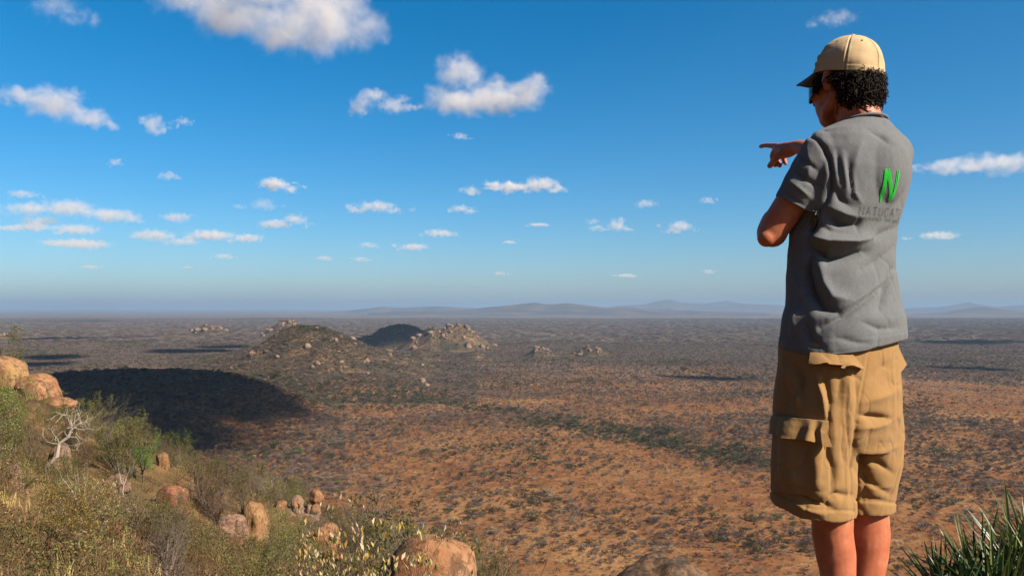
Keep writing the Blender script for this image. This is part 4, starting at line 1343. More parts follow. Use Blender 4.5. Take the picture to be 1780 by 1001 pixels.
# far arm, raised and pointing
shR = Pp(1556, 268, 0.10); elR = Rr(-0.005, 0.335, 0.455); wrR = Pp(1386, 255, 0.50)
B.limb([shR, elR, wrR], [0.040, 0.038, 0.0225], sub=8)
B.limb([elR, elR.lerp(wrR, 0.35), wrR], [0.038, 0.040, 0.0225])
B.limb([wrR, Pp(1368, 258, 0.535), Pp(1352, 258, 0.575)], [0.021, 0.022, 0.016])
B.limb([wrR, Pp(1370, 264, 0.53), Pp(1354, 268, 0.57)], [0.020, 0.021, 0.015])
B.limb([Pp(1352, 254, 0.575), Pp(1343, 253.5, 0.60), Pp(1331, 253, 0.635), Pp(1322, 255, 0.66)], [0.0115, 0.0100, 0.0086, 0.0075])      # index finger
B.limb([Pp(1351, 260, 0.575), Pp(1343, 269, 0.60), Pp(1344, 281, 0.605), Pp(1347, 288, 0.595)], [0.0115, 0.0105, 0.0090, 0.0078])      # middle
B.limb([Pp(1355, 265, 0.570), Pp(1351, 276, 0.595), Pp(1354, 285, 0.595), Pp(1356, 289, 0.585)], [0.0110, 0.0098, 0.0085, 0.0075])     # ring
B.limb([Pp(1361, 268, 0.560), Pp(1362, 276, 0.580), Pp(1365, 282, 0.575), Pp(1366, 285, 0.570)], [0.0100, 0.0088, 0.0078, 0.0070])     # little
B.limb([Pp(1366, 264, 0.525), Pp(1352, 272, 0.530), Pp(1343, 282, 0.545), Pp(1338, 289, 0.555)], [0.0150, 0.0125, 0.0105, 0.0100])     # thumb
# near arm, bent across the front
shL = Pp(1432, 272, -0.09); elL = Pp(1342, 402, -0.09); wrL = Pp(1362, 362, 0.145)
B.limb([shL, shL.lerp(elL, 0.55), elL], [0.040, 0.045, 0.039], sub=8)
B.limb([elL + Vector((0, 0, -0.004)), elL.lerp(wrL, 0.35), wrL], [0.041, 0.042, 0.027], sub=8)
B.ball(Pp(1333, 413, -0.105), LR * 0.026, LA * 0.028, UP * 0.026)
B.limb([wrL, Pp(1385, 348, 0.165), Pp(1402, 342, 0.185)], [0.024, 0.028, 0.022])
for k, (dy, dz) in enumerate([(0, 0), (9, 0.004), (18, 0.006), (26, 0.006)]):
    B.limb([Pp(1398, 332 + dy, 0.19), Pp(1420, 328 + dy, 0.205 + dz), Pp(1432, 332 + dy, 0.185)], [0.0095, 0.0088, 0.0075])
B.limb([wrL, Pp(1382, 330, 0.17), Pp(1392, 316, 0.18)], [0.016, 0.012, 0.009])
# legs
def zt(px, z, a):
    """point at height z above the soles in column px"""
    d = Vector(((px - CX) / F, 1.0, 0)); t = (BD + a) / d.dot(LA)
    p = d * t; return Vector((p.x - BASE.x, p.y - BASE.y, z))
B.limb([Pp(1425, 680, -0.06), Pp(1432, 790, -0.07), Pp(1446, 885, -0.065), Pp(1447, 925, -0.060), Pp(1453, 965, -0.055), Pp(1457, 1005, -0.06), zt(1460, 0.18, -0.065), zt(1461, 0.09, -0.07)],
       [0.062, 0.056, 0.054, 0.0535, 0.0520, 0.0455, 0.038, 0.037], n=22)
B.limb([Pp(1497, 680, 0.06), Pp(1502, 790, 0.065), Pp(1507, 880, 0.07), Pp(1508, 925, 0.075), Pp(1506, 965, 0.078), Pp(1502, 1005, 0.075), zt(1500, 0.18, 0.07), zt(1499, 0.09, 0.068)],
       [0.062, 0.056, 0.056, 0.0600, 0.0575, 0.0520, 0.040, 0.038], n=22)
for px, a in ((1461, -0.07), (1499, 0.068)):
    h = zt(px, 0.045, a)
    B.limb([h - TF * 0.03, h + TF * 0.08, h + TF * 0.17 - UP * 0.012], [0.036, 0.038, 0.028])
body = obj('body', weld(B, 'body', 0.0042, 5), SKIN_MAT, person)

# --- T-shirt
S = Part()
rings = trunk_rings(0.0)
hemtilt = []
S.loft(rings, 44, 2.35)
sl0, sl1, sl2 = Pp(1432, 262, -0.095), Pp(1402, 312, -0.098), Pp(1382, 352, -0.097)
S.limb([sl0, sl1, sl2], [0.056, 0.0555, 0.0535], n=26, sub=10)
S.limb([Pp(1540, 268, 0.08), Pp(1545, 272, 0.14), Rr(0.06, 0.24, 0.44)], [0.066, 0.062, 0.058], n=26)
S.ball(Pp(1538, 292, -0.035), TL * 0.080, TF * 0.045, UP * 0.10)             # shoulder blade
S.ball(Pp(1470, 300, -0.085), TL * 0.085, TF * 0.05, UP * 0.10)
shirt_me = weld(S, 'shirt', 0.0038, 10)
# cut the rounded sleeve end and give a clean hem
def slice_off(me, point, normal):
    bm = bmesh.new(); bm.from_mesh(me)
    bmesh.ops.bisect_plane(bm, geom=bm.verts[:] + bm.edges[:] + bm.faces[:], plane_co=point, plane_no=normal, clear_outer=True)
    ed = [e for e in bm.edges if e.is_boundary]
    if ed: bmesh.ops.holes_fill(bm, edges=ed)
    bm.to_mesh(me); bm.free()
def slice_local(me, point, normal, radius):
    """take off only what lies beyond the plane within a radius of the point"""
    v = get_v(me)
    n = np.array(normal.normalized()); r = v - np.array(point)
    s = r @ n
    near = np.linalg.norm(r, axis=1) < radius
    m = (s > 0) & near
    v[m] -= s[m][:, None] * n[None]
    set_v(me, v)
ax = (sl2 - sl1).normalized()
slice_local(shirt_me, Pp(1381, 357, -0.097), (ax + LR * -0.12 - UP * 0.05).normalized(), 0.075)
hem_n = (-UP + LR * 0.02)
slice_off(shirt_me, Pp(1460, 606, -0.13), hem_n)
v = get_v(shirt_me)                                                          # hem rises towards the far side
px_, py_ = to_px(v)
creases = [
    ([(1404, 234), (1420, 243), (1432, 258), (1441, 278), (1445, 300), (1444, 330), (1436, 352), (1420, 368)], -0.0085, 4.5),
    ([(1409, 429), (1440, 449), (1470, 446), (1504, 437)], -0.020, 9), ([(1400, 408), (1440, 420), (1480, 420), (1515, 414)], 0.018, 10),
    ([(1440, 378), (1463, 388), (1490, 391)], -0.017, 9), ([(1425, 392), (1445, 402), (1470, 405)], -0.006, 8), ([(1440, 360), (1470, 372), (1500, 378)], 0.006, 9),
    ([(1418, 372), (1408, 395), (1402, 420)], -0.019, 12),
    ([(1408, 440), (1402, 470), (1410, 505), (1428, 532), (1458, 543)], -0.016, 9), ([(1424, 455), (1432, 490), (1446, 515), (1475, 522)], 0.008, 11),
    ([(1426, 570), (1470, 547), (1504, 523), (1538, 497), (1552, 468)], -0.010, 5.5), ([(1440, 553), (1475, 530), (1510, 506), (1545, 480)], 0.006, 8),
    ([(1528, 538), (1538, 512), (1550, 486)], -0.008, 6), ([(1390, 536), (1384, 555), (1380, 575)], 0.010, 8), ([(1396, 560), (1408, 585), (1430, 598)], -0.007, 8),
    ([(1455, 584), (1480, 590), (1510, 596)], -0.004, 5), ([(1500, 560), (1530, 572), (1560, 570)], -0.004, 6),
    ([(1455, 262), (1458, 285), (1462, 315)], -0.005, 5), ([(1474, 278), (1478, 305), (1482, 338)], -0.005, 5), ([(1466, 268), (1468, 300), (1472, 335)], 0.004, 5),
    ([(1482, 300), (1484, 335), (1496, 352)], 0.0045, 5), ([(1452, 330), (1462, 348), (1480, 360)], -0.006, 7),
    ([(1510, 226), (1530, 236), (1545, 250)], -0.004, 5), ([(1500, 240), (1490, 262), (1484, 290)], 0.003, 8),
    ([(1385, 262), (1398, 280), (1420, 296)], -0.004, 5), ([(1374, 292), (1395, 310), (1425, 325)], -0.005, 5), ([(1368, 312), (1390, 328), (1410, 345)], 0.004, 5),
    ([(1402, 250), (1408, 285), (1402, 320)], 0.003, 7), ([(1360, 330), (1375, 345), (1398, 358)], -0.003, 4),
    ([(1560, 395), (1530, 408), (1505, 425)], -0.006, 7), ([(1553, 430), (1530, 452), (1500, 468)], -0.005, 8), ([(1380, 480), (1392, 500), (1395, 525)], 0.006, 8),
]
fold_mesh(shirt_me, creases, [((14, 14, 9), 0.0035, 3), ((36, 36, 22), 0.0012, 9), ((11, 11, 7), -0.0030, 14)])
v = get_v(shirt_me); px_, py_ = to_px(v)
low = np.clip((py_ - 570) / 40, 0, 1)                                       # hem line of the photograph: lowest at 1409, up at both sides
hem = np.interp(px_, [1350, 1362, 1409, 1450, 1497, 1535, 1552, 1580], [603, 611, 618, 617, 611, 604, 599, 588])
v[:, 2] += -low * (hem - 607) / 636.0
# a turned double edge at the hem
nrm = get_n(shirt_me)
v += nrm * (np.where((py_ > 586) & (py_ < 603), 0.0016, 0.0))[:, None]
set_v(shirt_me, v)
shirt_me.polygons.foreach_set('use_smooth', [True] * len(shirt_me.polygons))
shirt = obj('shirt', shirt_me, SHIRT_MAT, person)
C = Part()                                                                    # neck rib
rings = []
for k in range(41):
    a = 2 * math.pi * k / 40
neck_c = Pp(1499, 214, 0.0)
pts = [neck_c + TL * 0.0655 * math.cos(t) + TF * 0.059 * math.sin(t) - UP * (0.012 * math.sin(t)) for t in np.linspace(0, 2 * math.pi, 33)]
C.limb(pts, [0.004] * 33, n=8, sub=2)
collar = obj('collar', C.mesh('collar'), SHIRT_MAT, shirt)
collar.data.polygons.foreach_set('use_smooth', [True] * len(collar.data.polygons))

# --- prints on the back of the shirt
bvh_shirt = BVHTree.FromPolygons([tuple(x) for x in get_v(shirt_me)], [tuple(p.vertices) for p in shirt_me.polygons])
def on_back(s, z):
    """point of the shirt's back, s metres to the wearer's right of the spine, z above the soles"""
    o = Pp(1486, 330) ; o = Vector((o.x, o.y, 0)) - TF * 0.6 - TL * s + UP * z
    h = bvh_shirt.ray_cast(o, TF)
    return (h[0] + h[1] * 0.0016) if h[0] is not None else None
def print_strokes(strokes, name, mat, parent, step=0.004):
    """flat strokes (s0, z0, s1, z1, width0, width1) laid on the cloth"""
    vs, fs = [], []
    for s0, z0, s1, z1, w0, w1 in strokes:
        d = Vector((s1 - s0, z1 - z0)); L = d.length
        if L < 1e-6: continue
        nrm2 = Vector((-d.y, d.x)) / L
        n = max(1, int(L / step))
        prev = None
        for k in range(n + 1):
            t = k / n
            w = (w0 + (w1 - w0) * t) / 2
            c = Vector((s0, z0)) + d * t
            a, b = on_back(*(c + nrm2 * w)), on_back(*(c - nrm2 * w))
            if a is None or b is None: prev = None; continue
            i = len(vs); vs += [a, b]
            if prev is not None: fs.append((prev, prev + 1, i + 1, i))
            prev = i
    me = bpy.data.meshes.new(name); me.from_pydata([tuple(x) for x in vs], [], fs)
    return obj(name, me, mat, parent)
ZP = lambda py: (HY - py) / 652 + 1.03
GL = {'N': [(0, 0, 0, 1), (0, 1, 1, 0), (1, 0, 1, 1)], 'A': [(0, 0, .5, 1), (.5, 1, 1, 0), (.2, .36, .8, .36)], 'T': [(0, 1, 1, 1), (.5, 0, .5, 1)],
      'U': [(0, 1, 0, .25), (0, .25, .25, 0), (.25, 0, .75, 0), (.75, 0, 1, .25), (1, .25, 1, 1)],
      'C': [(1, .82, .72, 1), (.72, 1, .3, 1), (.3, 1, 0, .7), (0, .7, 0, .3), (0, .3, .3, 0), (.3, 0, .72, 0), (.72, 0, 1, .18)],
      'E': [(0, 0, 0, 1), (0, 1, .8, 1), (0, .52, .7, .52), (0, 0, .8, 0)], 'X': [(0, 0, 1, 1), (0, 1, 1, 0)], 'P': [(0, 0, 0, 1), (0, 1, .8, .95), (.8, .95, .8, .55), (.8, .55, 0, .5)],
      'R': [(0, 0, 0, 1), (0, 1, .8, .95), (.8, .95, .8, .55), (.8, .55, 0, .5), (.35, .5, .9, 0)], 'I': [(.5, 0, .5, 1)], 'O': [(.2, 0, .8, 0), (.8, 0, 1, .3), (1, .3, 1, .7), (1, .7, .8, 1), (.8, 1, .2, 1), (.2, 1, 0, .7), (0, .7, 0, .3), (0, .3, .2, 0)],
      'H': [(0, 0, 0, 1), (1, 0, 1, 1), (0, .5, 1, .5)], 'W': [(0, 1, .25, 0), (.25, 0, .5, .7), (.5, .7, .75, 0), (.75, 0, 1, 1)], 'L': [(0, 1, 0, 0), (0, 0, .8, 0)], 'D': [(0, 0, 0, 1), (0, 1, .7, .9), (.7, .9, 1, .5), (1, .5, .7, .1), (.7, .1, 0, 0)]}
S0 = 0.006
rs = random.Random(4)
big_n = []
for (a0, b0, a1, b1, w) in [(0.06, 1.0, 0.16, 0.02, .20), (0.0, 0.96, 0.07, 0.18, .10), (0.12, 0.98, 0.24, 0.12, .13), (0.14, 0.95, 0.80, 0.06, .17), (0.22, 1.0, 0.84, 0.12, .13), (0.16, .80, .74, .05, .09), (0.84, 0.06, 0.80, 0.97, .13), (0.90, 0.10, 0.94, 0.99, .16), (0.82, 0.10, 1.0, 0.90, .09)]:
    sx = lambda u: S0 + (u - 0.5) * 0.044
    sz = lambda u: ZP(355) + u * (ZP(300) - ZP(355))
    big_n.append((sx(a0), sz(b0), sx(a1), sz(b1), w * 0.024, w * 0.018))
emblem = print_strokes(big_n, 'printed_emblem', GREEN_MAT, shirt)
emblem['label'] = 'bright green scratchy letter N printed on the shirt back'
def line_of(text, s_start, pitch, w, z0, h, th):
    out = []
    for i, ch in enumerate(text):
        for (a, b, c, d) in GL.get(ch, []):
            s = s_start + i * pitch
            out.append((s + a * w, z0 + b * h, s + c * w, z0 + d * h, th, th))
    return out
lettering = print_strokes(line_of('NATUCATE', S0 - 0.078, 0.0222, 0.0135, ZP(377), ZP(363) - ZP(377), 0.0012), 'lettering', INK_MAT, shirt)
small = print_strokes(line_of('EXPERIENCE THE WORLD', S0 - 0.078, 0.0087, 0.0050, ZP(385.5), ZP(380.5) - ZP(385.5), 0.0009), 'lettering', INK_MAT, shirt, 0.003)

# --- cargo shorts
Q = Part()
Q.loft([(Pp(1456, 592), TL * .168, TF * .122), (Pp(1457, 625), TL * .170, TF * .124), (Pp(1456, 665), TL * .176, TF * .130), (Pp(1456, 710), TL * .181, TF * .134), (Pp(1456, 750), TL * .178, TF * .128), (Pp(1457, 778), TL * .165, TF * .112)], 40, 2.4)
def leg_rings(spec):
    return [(Pp(px, py, a), TL * w, TF * d + UP * d * tilt) for py, px, a, w, d, tilt in spec]
Q.loft(leg_rings([(700, 1426, -.055, .100, .107, 0), (745, 1420, -.062, .105, .110, 0), (800, 1415, -.066, .105, .110, .05), (845, 1414, -.068, .105, .108, .10), (868, 1414, -.068, .1045, .107, .14), (881, 1414, -.068, .1045, .107, .16)]), 36, 2.3)
Q.loft(leg_rings([(700, 1500, .06, .094, .100, 0), (745, 1504, .066, .095, .100, 0), (800, 1504, .07, .093, .098, .03), (835, 1498, .072, .087, .094, .06), (865, 1495, .073, .086, .093, .08), (881, 1494, .073, .086, .093, .08)]), 36, 2.3)
shorts_me = weld(Q, 'shorts', 0.0036, 14)
sc = [
    ([(1486, 640), (1490, 690), (1487, 740), (1485, 790), (1484, 850), (1485, 905)], -0.006, 5),
    ([(1498, 722), (1520, 724), (1546, 728)], -0.014, 6), ([(1500, 700), (1530, 690), (1555, 680)], 0.008, 12), ([(1490, 745), (1520, 742), (1560, 726)], 0.007, 8),
    ([(1512, 660), (1530, 640), (1545, 632)], -0.004, 8), ([(1505, 800), (1530, 806), (1552, 822)], -0.008, 7), ([(1490, 815), (1512, 840), (1548, 858)], -0.008, 7), ([(1492, 792), (1520, 790), (1560, 775)], 0.006, 9),
    ([(1495, 862), (1520, 868), (1548, 872)], -0.006, 5), ([(1495, 842), (1520, 850), (1550, 846)], 0.005, 7), ([(1490, 780), (1505, 830), (1500, 870)], -0.005, 7),
    ([(1440, 690), (1448, 740), (1450, 790)], 0.006, 14), ([(1432, 655), (1442, 700), (1438, 726)], -0.010, 7), ([(1420, 655), (1430, 690), (1434, 722)], 0.008, 6),
    ([(1436, 780), (1450, 815), (1446, 860)], -0.007, 9), ([(1462, 770), (1472, 810), (1470, 850)], -0.004, 9), ([(1438, 868), (1455, 858), (1478, 862)], -0.009, 6), ([(1392, 858), (1420, 870), (1450, 884)], -0.011, 7), ([(1380, 872), (1400, 884), (1430, 893)], 0.007, 7),
    ([(1362, 625), (1372, 650), (1380, 668)], 0.010, 5), ([(1378, 630), (1392, 655), (1388, 690)], -0.010, 8), ([(1388, 676), (1387, 692), (1387, 705)], 0.009, 4), ([(1365, 660), (1370, 690), (1362, 720)], -0.008, 9),
    ([(1464, 640), (1460, 670), (1455, 700)], -0.004, 8), ([(1472, 640), (1476, 690), (1478, 740)], 0.005, 9),
]
fold_mesh(shorts_me, sc, [((12, 12, 8), 0.0040, 21), ((30, 30, 18), 0.0016, 25), ((10, 10, 8), -0.0032, 31), ((22, 22, 15), -0.0020, 37)], 1.45)
# sewn seams: outer side, seat and inner leg
v = get_v(shorts_me); px_, py_ = to_px(v); nrm = get_n(shorts_me)
for line in ([(1438, 640), (1441, 700), (1440, 740), (1437, 800), (1436, 860), (1438, 900)], [(1512, 605), (1504, 650), (1494, 700), (1487, 750)], [(1474, 660), (1470, 720), (1476, 780), (1478, 850), (1478, 905)], [(1556, 612), (1560, 680), (1560, 740)]):
    v += nrm * (crease(px_, py_, line, -0.0026, 1.8) + crease(px_ + 5, py_, line, 0.0015, 2.5))[:, None]
set_v(shorts_me, v)
# turned hems: a stitched step 22 px above each edge
v = get_v(shorts_me); px_, py_ = to_px(v); nrm = get_n(shorts_me)
edge = np.where(px_ < 1485, np.interp(px_, [1335, 1376, 1410, 1485], [872, 890, 906, 909]), np.interp(px_, [1485, 1552], [889, 895]))
s = edge - py_
v += nrm * (np.where((s < 20), 0.0018, 0) - 0.003 * np.exp(-((s - 21) / 2.2) ** 2))[:, None] * (nrm[:, 2:3] > -0.6)
set_v(shorts_me, v)
shorts_me.polygons.foreach_set('use_smooth', [True] * len(shorts_me.polygons))
shorts = obj('shorts', shorts_me, SHORTS_MAT, person)
bvh_sh = BVHTree.FromPolygons([tuple(x) for x in get_v(shorts_me)], [tuple(p.vertices) for p in shorts_me.polygons])
def patch(name, quad, nx, ny, off, parent, mat, edge_th=0.004, wob=0.0, seed=1):
    """a piece of cloth sewn on: a quadrilateral in photo pixels (tl, tr, br, bl) laid on the shorts, lifted by off(u, v)"""
    tl, tr, br, bl = [Vector(q) for q in quad]
    top, bot, ok = [], [], []
    for j in range(ny + 1):
        for i in range(nx + 1):
            u, w = i / nx, j / ny
            q = (tl * (1 - u) + tr * u) * (1 - w) + (bl * (1 - u) + br * u) * w
            d = (Pp(q.x, q.y, 0) - EYE).normalized()
            h = bvh_sh.ray_cast(EYE, d)
            if h[0] is None:
                h = bvh_sh.find_nearest(Pp(q.x, q.y, -0.05))
            n = h[1]
            r = off(u, w) + wob * (vnoise(np.array([u * 5.0 + seed]), np.array([w * 3.0 + seed]))[0] - 0.5)
            top.append(h[0] + n * r); bot.append(h[0] + n * (r - edge_th - max(0, r * 0.9)) if False else h[0] - n * 0.004)
    nv = len(top); vs = top + bot; fs = []
    ix = lambda i, j: j * (nx + 1) + i
    for j in range(ny):
        for i in range(nx):
            a, b, c, d = ix(i, j), ix(i + 1, j), ix(i + 1, j + 1), ix(i, j + 1)
            fs.append((a, d, c, b)); fs.append((nv + a, nv + b, nv + c, nv + d))
    for i in range(nx):
        for j in (0, ny): fs.append((ix(i, j), ix(i + 1, j), nv + ix(i + 1, j), nv + ix(i, j)))
    for j in range(ny):
        for i in (0, nx): fs.append((ix(i, j), ix(i, j + 1), nv + ix(i, j + 1), nv + ix(i, j)))
    me = bpy.data.meshes.new(name); me.from_pydata([tuple(x) for x in vs], [], fs)
    bm = bmesh.new(); bm.from_mesh(me); bmesh.ops.recalc_face_normals(bm, faces=bm.faces); bm.to_mesh(me); bm.free()
    o = obj(name, me, mat, parent)
    for p in me.polygons: p.use_smooth = True
    md = o.modifiers.new('e', 'EDGE_SPLIT'); md.split_angle = math.radians(50)
    return o
pleat = lambda u: 0.5 + 0.5 * math.sin(u * 21 + 1.2 * math.sin(u * 7))
bag = patch('cargo_pocket', [(1347, 757), (1432, 766), (1434, 866), (1344, 852)], 34, 34, lambda u, w: 0.007 + 0.013 * min(1, 5 * min(u, 1 - u)) * min(1, 4 * (1 - w)) * (0.35 + 1.1 * pleat(u * 0.7 + 0.1)), shorts, SHORTS_MAT, wob=0.006)
patch('pocket_flap', [(1345, 722), (1437, 731), (1434, 768), (1344, 754)], 40, 16, lambda u, w: 0.009 + (0.020 * w + 0.012 * pleat(u) * (0.3 + 0.7 * w)) * min(1, 0.15 + 3.5 * u), bag, SHORTS_MAT, wob=0.005)
bp = patch('back_pocket', [(1428, 634), (1486, 636), (1484, 652), (1430, 652)], 20, 8, lambda u, w: 0.0015, shorts, SHORTS_MAT)
patch('pocket_flap', [(1409, 611), (1476, 609), (1498, 641), (1411, 630)], 30, 10, lambda u, w: 0.003 + 0.034 * w * (0.35 + 0.65 * math.sin(math.pi * min(1, u * 0.8 + 0.2))), bp, SHORTS_MAT, wob=0.002)
# pockets on the far side, seen edge-on
def lump(name, pts, radii, parent):
    g = Part(); g.limb([Pp(*p) for p in pts], radii, n=14)
    me = g.mesh(name); me.polygons.foreach_set('use_smooth', [True] * len(me.polygons))
    return obj(name, me, SHORTS_MAT, parent)
def slab(name, pts, th, parent):
    """a flap standing off the cloth: outline in photo pixels + depth, given thickness"""
    P = [Pp(*p) for p in pts]
    n = (P[1] - P[0]).cross(P[2] - P[0]).normalized()
    k = len(P)
    vs = [p + n * th / 2 for p in P] + [p - n * th / 2 for p in P]
    fs = [tuple(range(k)), tuple(range(2 * k - 1, k - 1, -1))] + [(i, (i + 1) % k, k + (i + 1) % k, k + i) for i in range(k)]
    me = bpy.data.meshes.new(name); me.from_pydata([tuple(x) for x in vs], [], fs)
    bm = bmesh.new(); bm.from_mesh(me); bmesh.ops.recalc_face_normals(bm, faces=bm.faces); bm.to_mesh(me); bm.free()
    return obj(name, me, SHORTS_MAT, parent)
slab('pocket_flap', [(1548, 598, 0.055), (1558, 598, 0.085), (1575, 634, 0.105), (1564, 648, 0.07)], 0.005, shorts)
bag2 = lump('cargo_pocket', [(1550, 745, .125), (1554, 775, .135), (1555, 805, .135), (1549, 824, .125)], [0.018, 0.024, 0.023, 0.016], shorts)
slab('pocket_flap', [(1556, 726, 0.10), (1568, 730, 0.14), (1572, 764, 0.15), (1562, 762, 0.10)], 0.006, bag2)

# --- cap
rim_z = HC.z + 0.012
cap_c = Vector((HC.x, HC.y, rim_z)) - HF * 0.006
vs, fs = [], []
NA, NR = 240, 48
for j in range(NR + 1):
    t = j / NR
    for i in range(NA):
        a = 2 * math.pi * i / NA
        if t < 0.999:
            rr = (1 - t ** 2.35) ** (1 / 2.15)
        else: rr = 0.0
        ca, sa = math.cos(a), math.sin(a)
        seam = min(abs((a / (math.pi / 3) + 0.5) % 1 - 0.5) * (math.pi / 3) * max(rr, 0.05), 1) * 0.095
        dent = 0.0
        side = math.exp(-((a - 1.02) / 0.30) ** 2)                        # crumple above the near temple
        for k, (tt, amp) in enumerate(((0.16, -0.004), (0.25, 0.005), (0.34, -0.006), (0.43, 0.005), (0.55, -0.008), (0.70, 0.003))):
            dent += amp * math.exp(-((t - tt - 0.05 * (a - 1.0)) / 0.035) ** 2) * side
        nz = (vnoise(np.array([a * 2.4]), np.array([t * 4.0]), 5)[0] - 0.5) * 0.006 * min(1, 3 * (1 - t)) * min(1, 4 * t + .2)
        band = 0.0015 if t < 0.13 else 0.0
        lip = -0.0040 * math.exp(-(seam / 0.0020) ** 2) + 0.0010 * math.exp(-((seam - 0.005) / 0.002) ** 2)
        r = rr + (dent + nz + band + lip) / 0.1
        back = 0.004 * (1 - ca) * (1 - t)
        vs.append(cap_c + HF * (ca * 0.097 * r) + HL * (sa * 0.083 * r) + UP * (0.103 * t - back * 0 - 0.004 * (1 - t) * (ca < 0) * -ca))
for j in range(NR):
    for i in range(NA):
        k = (i + 1) % NA
        fs.append((j * NA + i, j * NA + k, (j + 1) * NA + k, (j + 1) * NA + i))
cap_me = bpy.data.meshes.new('cap'); cap_me.from_pydata([tuple(x) for x in vs], [], fs)
bm = bmesh.new(); bm.from_mesh(cap_me); bmesh.ops.remove_doubles(bm, verts=bm.verts, dist=1e-5); bmesh.ops.recalc_face_normals(bm, faces=bm.faces); bm.to_mesh(cap_me); bm.free()
cap_me.polygons.foreach_set('use_smooth', [True] * len(cap_me.polygons))
cap = obj('cap', cap_me, CAP_MAT, person)
CAP_TILT = Matrix.Translation(cap_c) @ Matrix.Rotation(math.radians(9), 4, -HL if (HF.cross(HL)).z < 0 else HL) @ Matrix.Translation(-cap_c)
CAP_TILT = Matrix.Translation(cap_c) @ Matrix.Rotation(math.radians(-9), 4, HL) @ Matrix.Translation(-cap_c)
cap.matrix_basis = CAP_TILT
md = cap.modifiers.new('thick', 'SOLIDIFY'); md.thickness = 0.003; md.offset = -1
vs, fs = [], []
NB, MB_ = 28, 14
for layer in (0, 1):
    for j in range(MB_ + 1):
        for i in range(NB + 1):
            a = math.radians(-62 + 124 * i / NB)
            w = j / MB_
            r0f, r0l = 0.093, 0.080
            ext = 0.072 * w * (math.cos(a * 1.05) ** 0.55 if math.cos(a * 1.05) > 0 else 0)
            lat = math.sin(a)
            p = cap_c + HF * (math.cos(a) * r0f + ext) + HL * (lat * (r0l - 0.004 * w)) + UP * (0.006 - ext * 0.34 - 0.026 * lat * lat * w - layer * 0.0035)
            vs.append(p)
n1 = (NB + 1) * (MB_ + 1)
for layer in (0, 1):
    for j in range(MB_):
        for i in range(NB):
            a = layer * n1 + j * (NB + 1) + i
            fs.append((a, a + 1, a + NB + 2, a + NB + 1))
for i in range(NB):
    for j in (0, MB_):
        a = j * (NB + 1) + i; fs.append((a, a + 1, n1 + a + 1, n1 + a))
for j in range(MB_):
    for i in (0, NB):
        a = j * (NB + 1) + i; b = a + NB + 1; fs.append((a, b, n1 + b, n1 + a))
me = bpy.data.meshes.new('peak'); me.from_pydata([tuple(x) for x in vs], [], fs)
bm = bmesh.new(); bm.from_mesh(me); bmesh.ops.recalc_face_normals(bm, faces=bm.faces); bm.to_mesh(me); bm.free()
me.polygons.foreach_set('use_smooth', [True] * len(me.polygons))
obj('peak', me, BRIM_MAT, cap)
g = Part(); g.ball(cap_c + UP * 0.103, HF * 0.008, HL * 0.008, UP * 0.004, 8); obj('button', g.mesh('button'), CAP_MAT, cap)
for deg in (150, 210, 90 + 0, 30, 330, 270):
    a = math.radians(deg); t = 0.78; rr = (1 - t ** 2.35) ** (1 / 2.15)
    c = cap_c + HF * math.cos(a) * .097 * rr + HL * math.sin(a) * .083 * rr + UP * 0.103 * t
    g = Part(); n = (HF * math.cos(a) * 0.8 + HL * math.sin(a) * 0.8 + UP * 0.75).normalized(); u = n.orthogonal().normalized()
    g.ball(c, u * 0.0027, n.cross(u) * 0.0027, n * 0.0012, 6); obj('eyelet', g.mesh('eyelet'), BUTTON_MAT, cap)

# --- sunglasses
vs, fs = [], []
for s in (1, -1):
    b = len(vs)
    for layer in (0, 1):
        for j in range(9):
            for i in range(13):
                u, w = i / 12, j / 8 - 0.5
                a = math.radians(8 + 62 * u)
                h = 0.042 * (1 - 0.25 * u ** 3) * (1 - 0.5 * (2 * abs(u - .5)) ** 6)
                r = 0.092 - layer * 0.002
                vs.append(hd(0.016 + math.cos(a) * r, s * math.sin(a) * 0.078 * r / 0.092, -0.030 + w * h))
    m_ = 13 * 9
    for layer in (0, 1):
        for j in range(8):
            for i in range(12):
                k = b + layer * m_ + j * 13 + i; fs.append((k, k + 1, k + 14, k + 13))
    for i in range(12):
        for j in (0, 8): k = b + j * 13 + i; fs.append((k, k + 1, k + 1 + m_, k + m_))
    for j in range(8):
        for i in (0, 12): k = b + j * 13 + i; fs.append((k, k + 13, k + 13 + m_, k + m_))
me = bpy.data.meshes.new('sunglasses'); me.from_pydata([tuple(x) for x in vs], [], fs)
bm = bmesh.new(); bm.from_mesh(me); bmesh.ops.recalc_face_normals(bm, faces=bm.faces); bm.to_mesh(me); bm.free()
me.polygons.foreach_set('use_smooth', [True] * len(me.polygons))
glasses = obj('sunglasses', me, LENS_MAT, person)
for s in (1, -1):
    g = Part(); g.limb([hd(0.048, s * 0.074, -0.020), hd(0.02, s * 0.080, -0.012), hd(-0.012, s * 0.083, -0.008), hd(-0.026, s * 0.080, -0.026)], [0.003, 0.0026, 0.0026, 0.002], n=8)
    obj('temple_arm', g.mesh('temple_arm'), LENS_MAT, glasses)

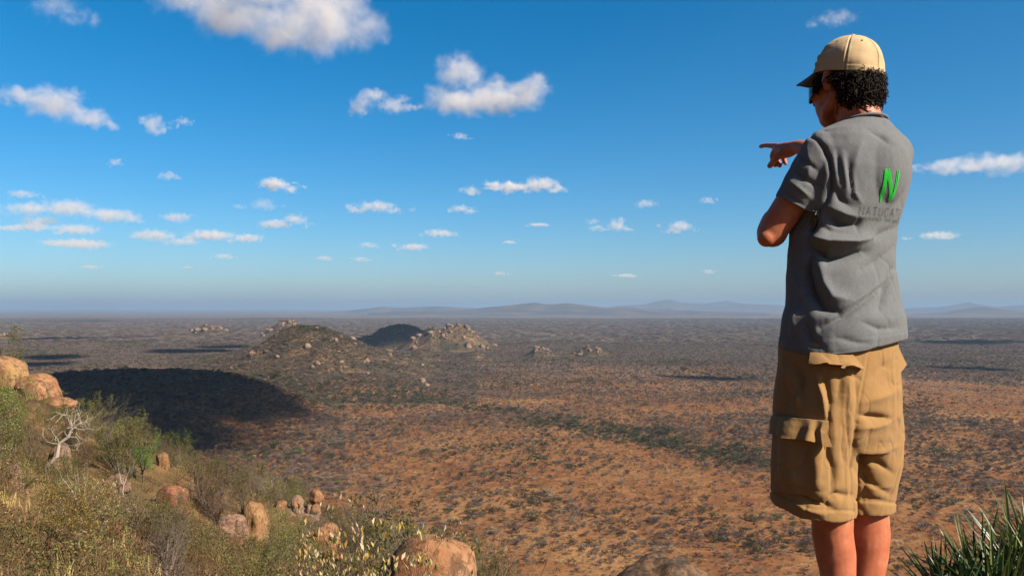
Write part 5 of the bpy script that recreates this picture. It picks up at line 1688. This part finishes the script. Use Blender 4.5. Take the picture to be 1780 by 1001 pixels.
# --- curly hair below the cap
rh = random.Random(11)
Hh = Part()
def hair_shell(a, u, out=0.0):
    """point of the scalp: a = angle from the face, u = height"""
    return hd(-0.004 + math.cos(a) * (0.094 + out) * (1 - max(0, -u - 0.05) * 2.0), math.sin(a) * (0.077 + out) * (1 - max(0, -u - 0.05) * 1.2), u)
ring = []
for u in np.linspace(0.02, -0.062, 9):
    c = hd(-0.004 - 0.014 * max(0, (-u) / 0.06), 0, u)
    k = 1 - 0.35 * max(0, (-u - 0.02) / 0.06) ** 2
    ring.append((c, HF * 0.080 * k, HL * 0.070 * k))
Hh.loft([(c - HF * 0.006, u, w) for c, u, w in ring], 36)
hv = []
def curl(p0, nrm, length, rad, tube, turns, droop):
    t1 = nrm.orthogonal().normalized(); t2 = nrm.cross(t1)
    ph = rh.random() * 6.28
    pts = []
    n = max(8, int(turns * 7))
    for i in range(n + 1):
        s = i / n
        a = ph + s * turns * 6.28
        axis = p0 + nrm * (length * 0.45 * s) - UP * (droop * s + 0.010 * s * s)
        pts.append(axis + (t1 * math.cos(a) + t2 * math.sin(a)) * rad * (0.4 + 0.6 * s))
    Hh.limb(pts, [tube] * len(pts), n=4, sub=1)
for k in range(2600):
    a = math.radians(rh.uniform(62, 298))
    back = abs(a - math.pi) < 1.25
    u = rh.uniform(-0.074 if back else -0.022, 0.012)
    if abs(math.degrees(a) - 180) > 95 and u < -0.012: continue
    if 75 < math.degrees(a) < 104 and -0.035 < u < 0.004 and rh.random() < 0.9: continue     # the ear
    p = hair_shell(a, u, -0.010 - 0.010 * (u < -0.05))
    nrm = (HF * math.cos(a) + HL * math.sin(a) + UP * rh.uniform(-0.5, 0.35)).normalized()
    curl(p, nrm, rh.uniform(0.020, 0.058), rh.uniform(0.005, 0.011), rh.uniform(0.0007, 0.0013), rh.uniform(0.8, 1.7), rh.uniform(0.002, 0.018))
hm = Hh.mesh('hair'); hm.polygons.foreach_set('use_smooth', [True] * len(hm.polygons))
obj('hair', hm, HAIR_MAT, person)

# --- boots and socks
for px, a in ((1461, -0.07), (1499, 0.068)):
    g = Part(); h = zt(px, 0.0, a)
    g.limb([h + UP * 0.05 - TF * 0.035, h + UP * 0.05 + TF * 0.08, h + UP * 0.042 + TF * 0.185], [0.048, 0.049, 0.041], n=18)
    g.limb([h + UP * 0.05, h + UP * 0.15, h + UP * 0.225], [0.050, 0.050, 0.048], n=18)
    me = weld(g, 'boot', 0.006, 3)
    vv = get_v(me); vv[:, 2] = np.maximum(vv[:, 2], 0.0); set_v(me, vv)
    boot = obj('boot', me, BOOT_MAT, person)
    g = Part(); g.loft([(h + UP * 0.0 + TF * 0.06, TL * 0.052, TF * 0.142), (h + UP * 0.022 + TF * 0.06, TL * 0.053, TF * 0.143)], 28, 2.4)
    obj('sole', g.mesh('sole'), BOOT_MAT, boot)
    g = Part(); g.limb([h + UP * 0.20, h + UP * 0.262], [0.047, 0.0475], n=18); obj('sock', g.mesh('sock'), BOOT_MAT, boot)
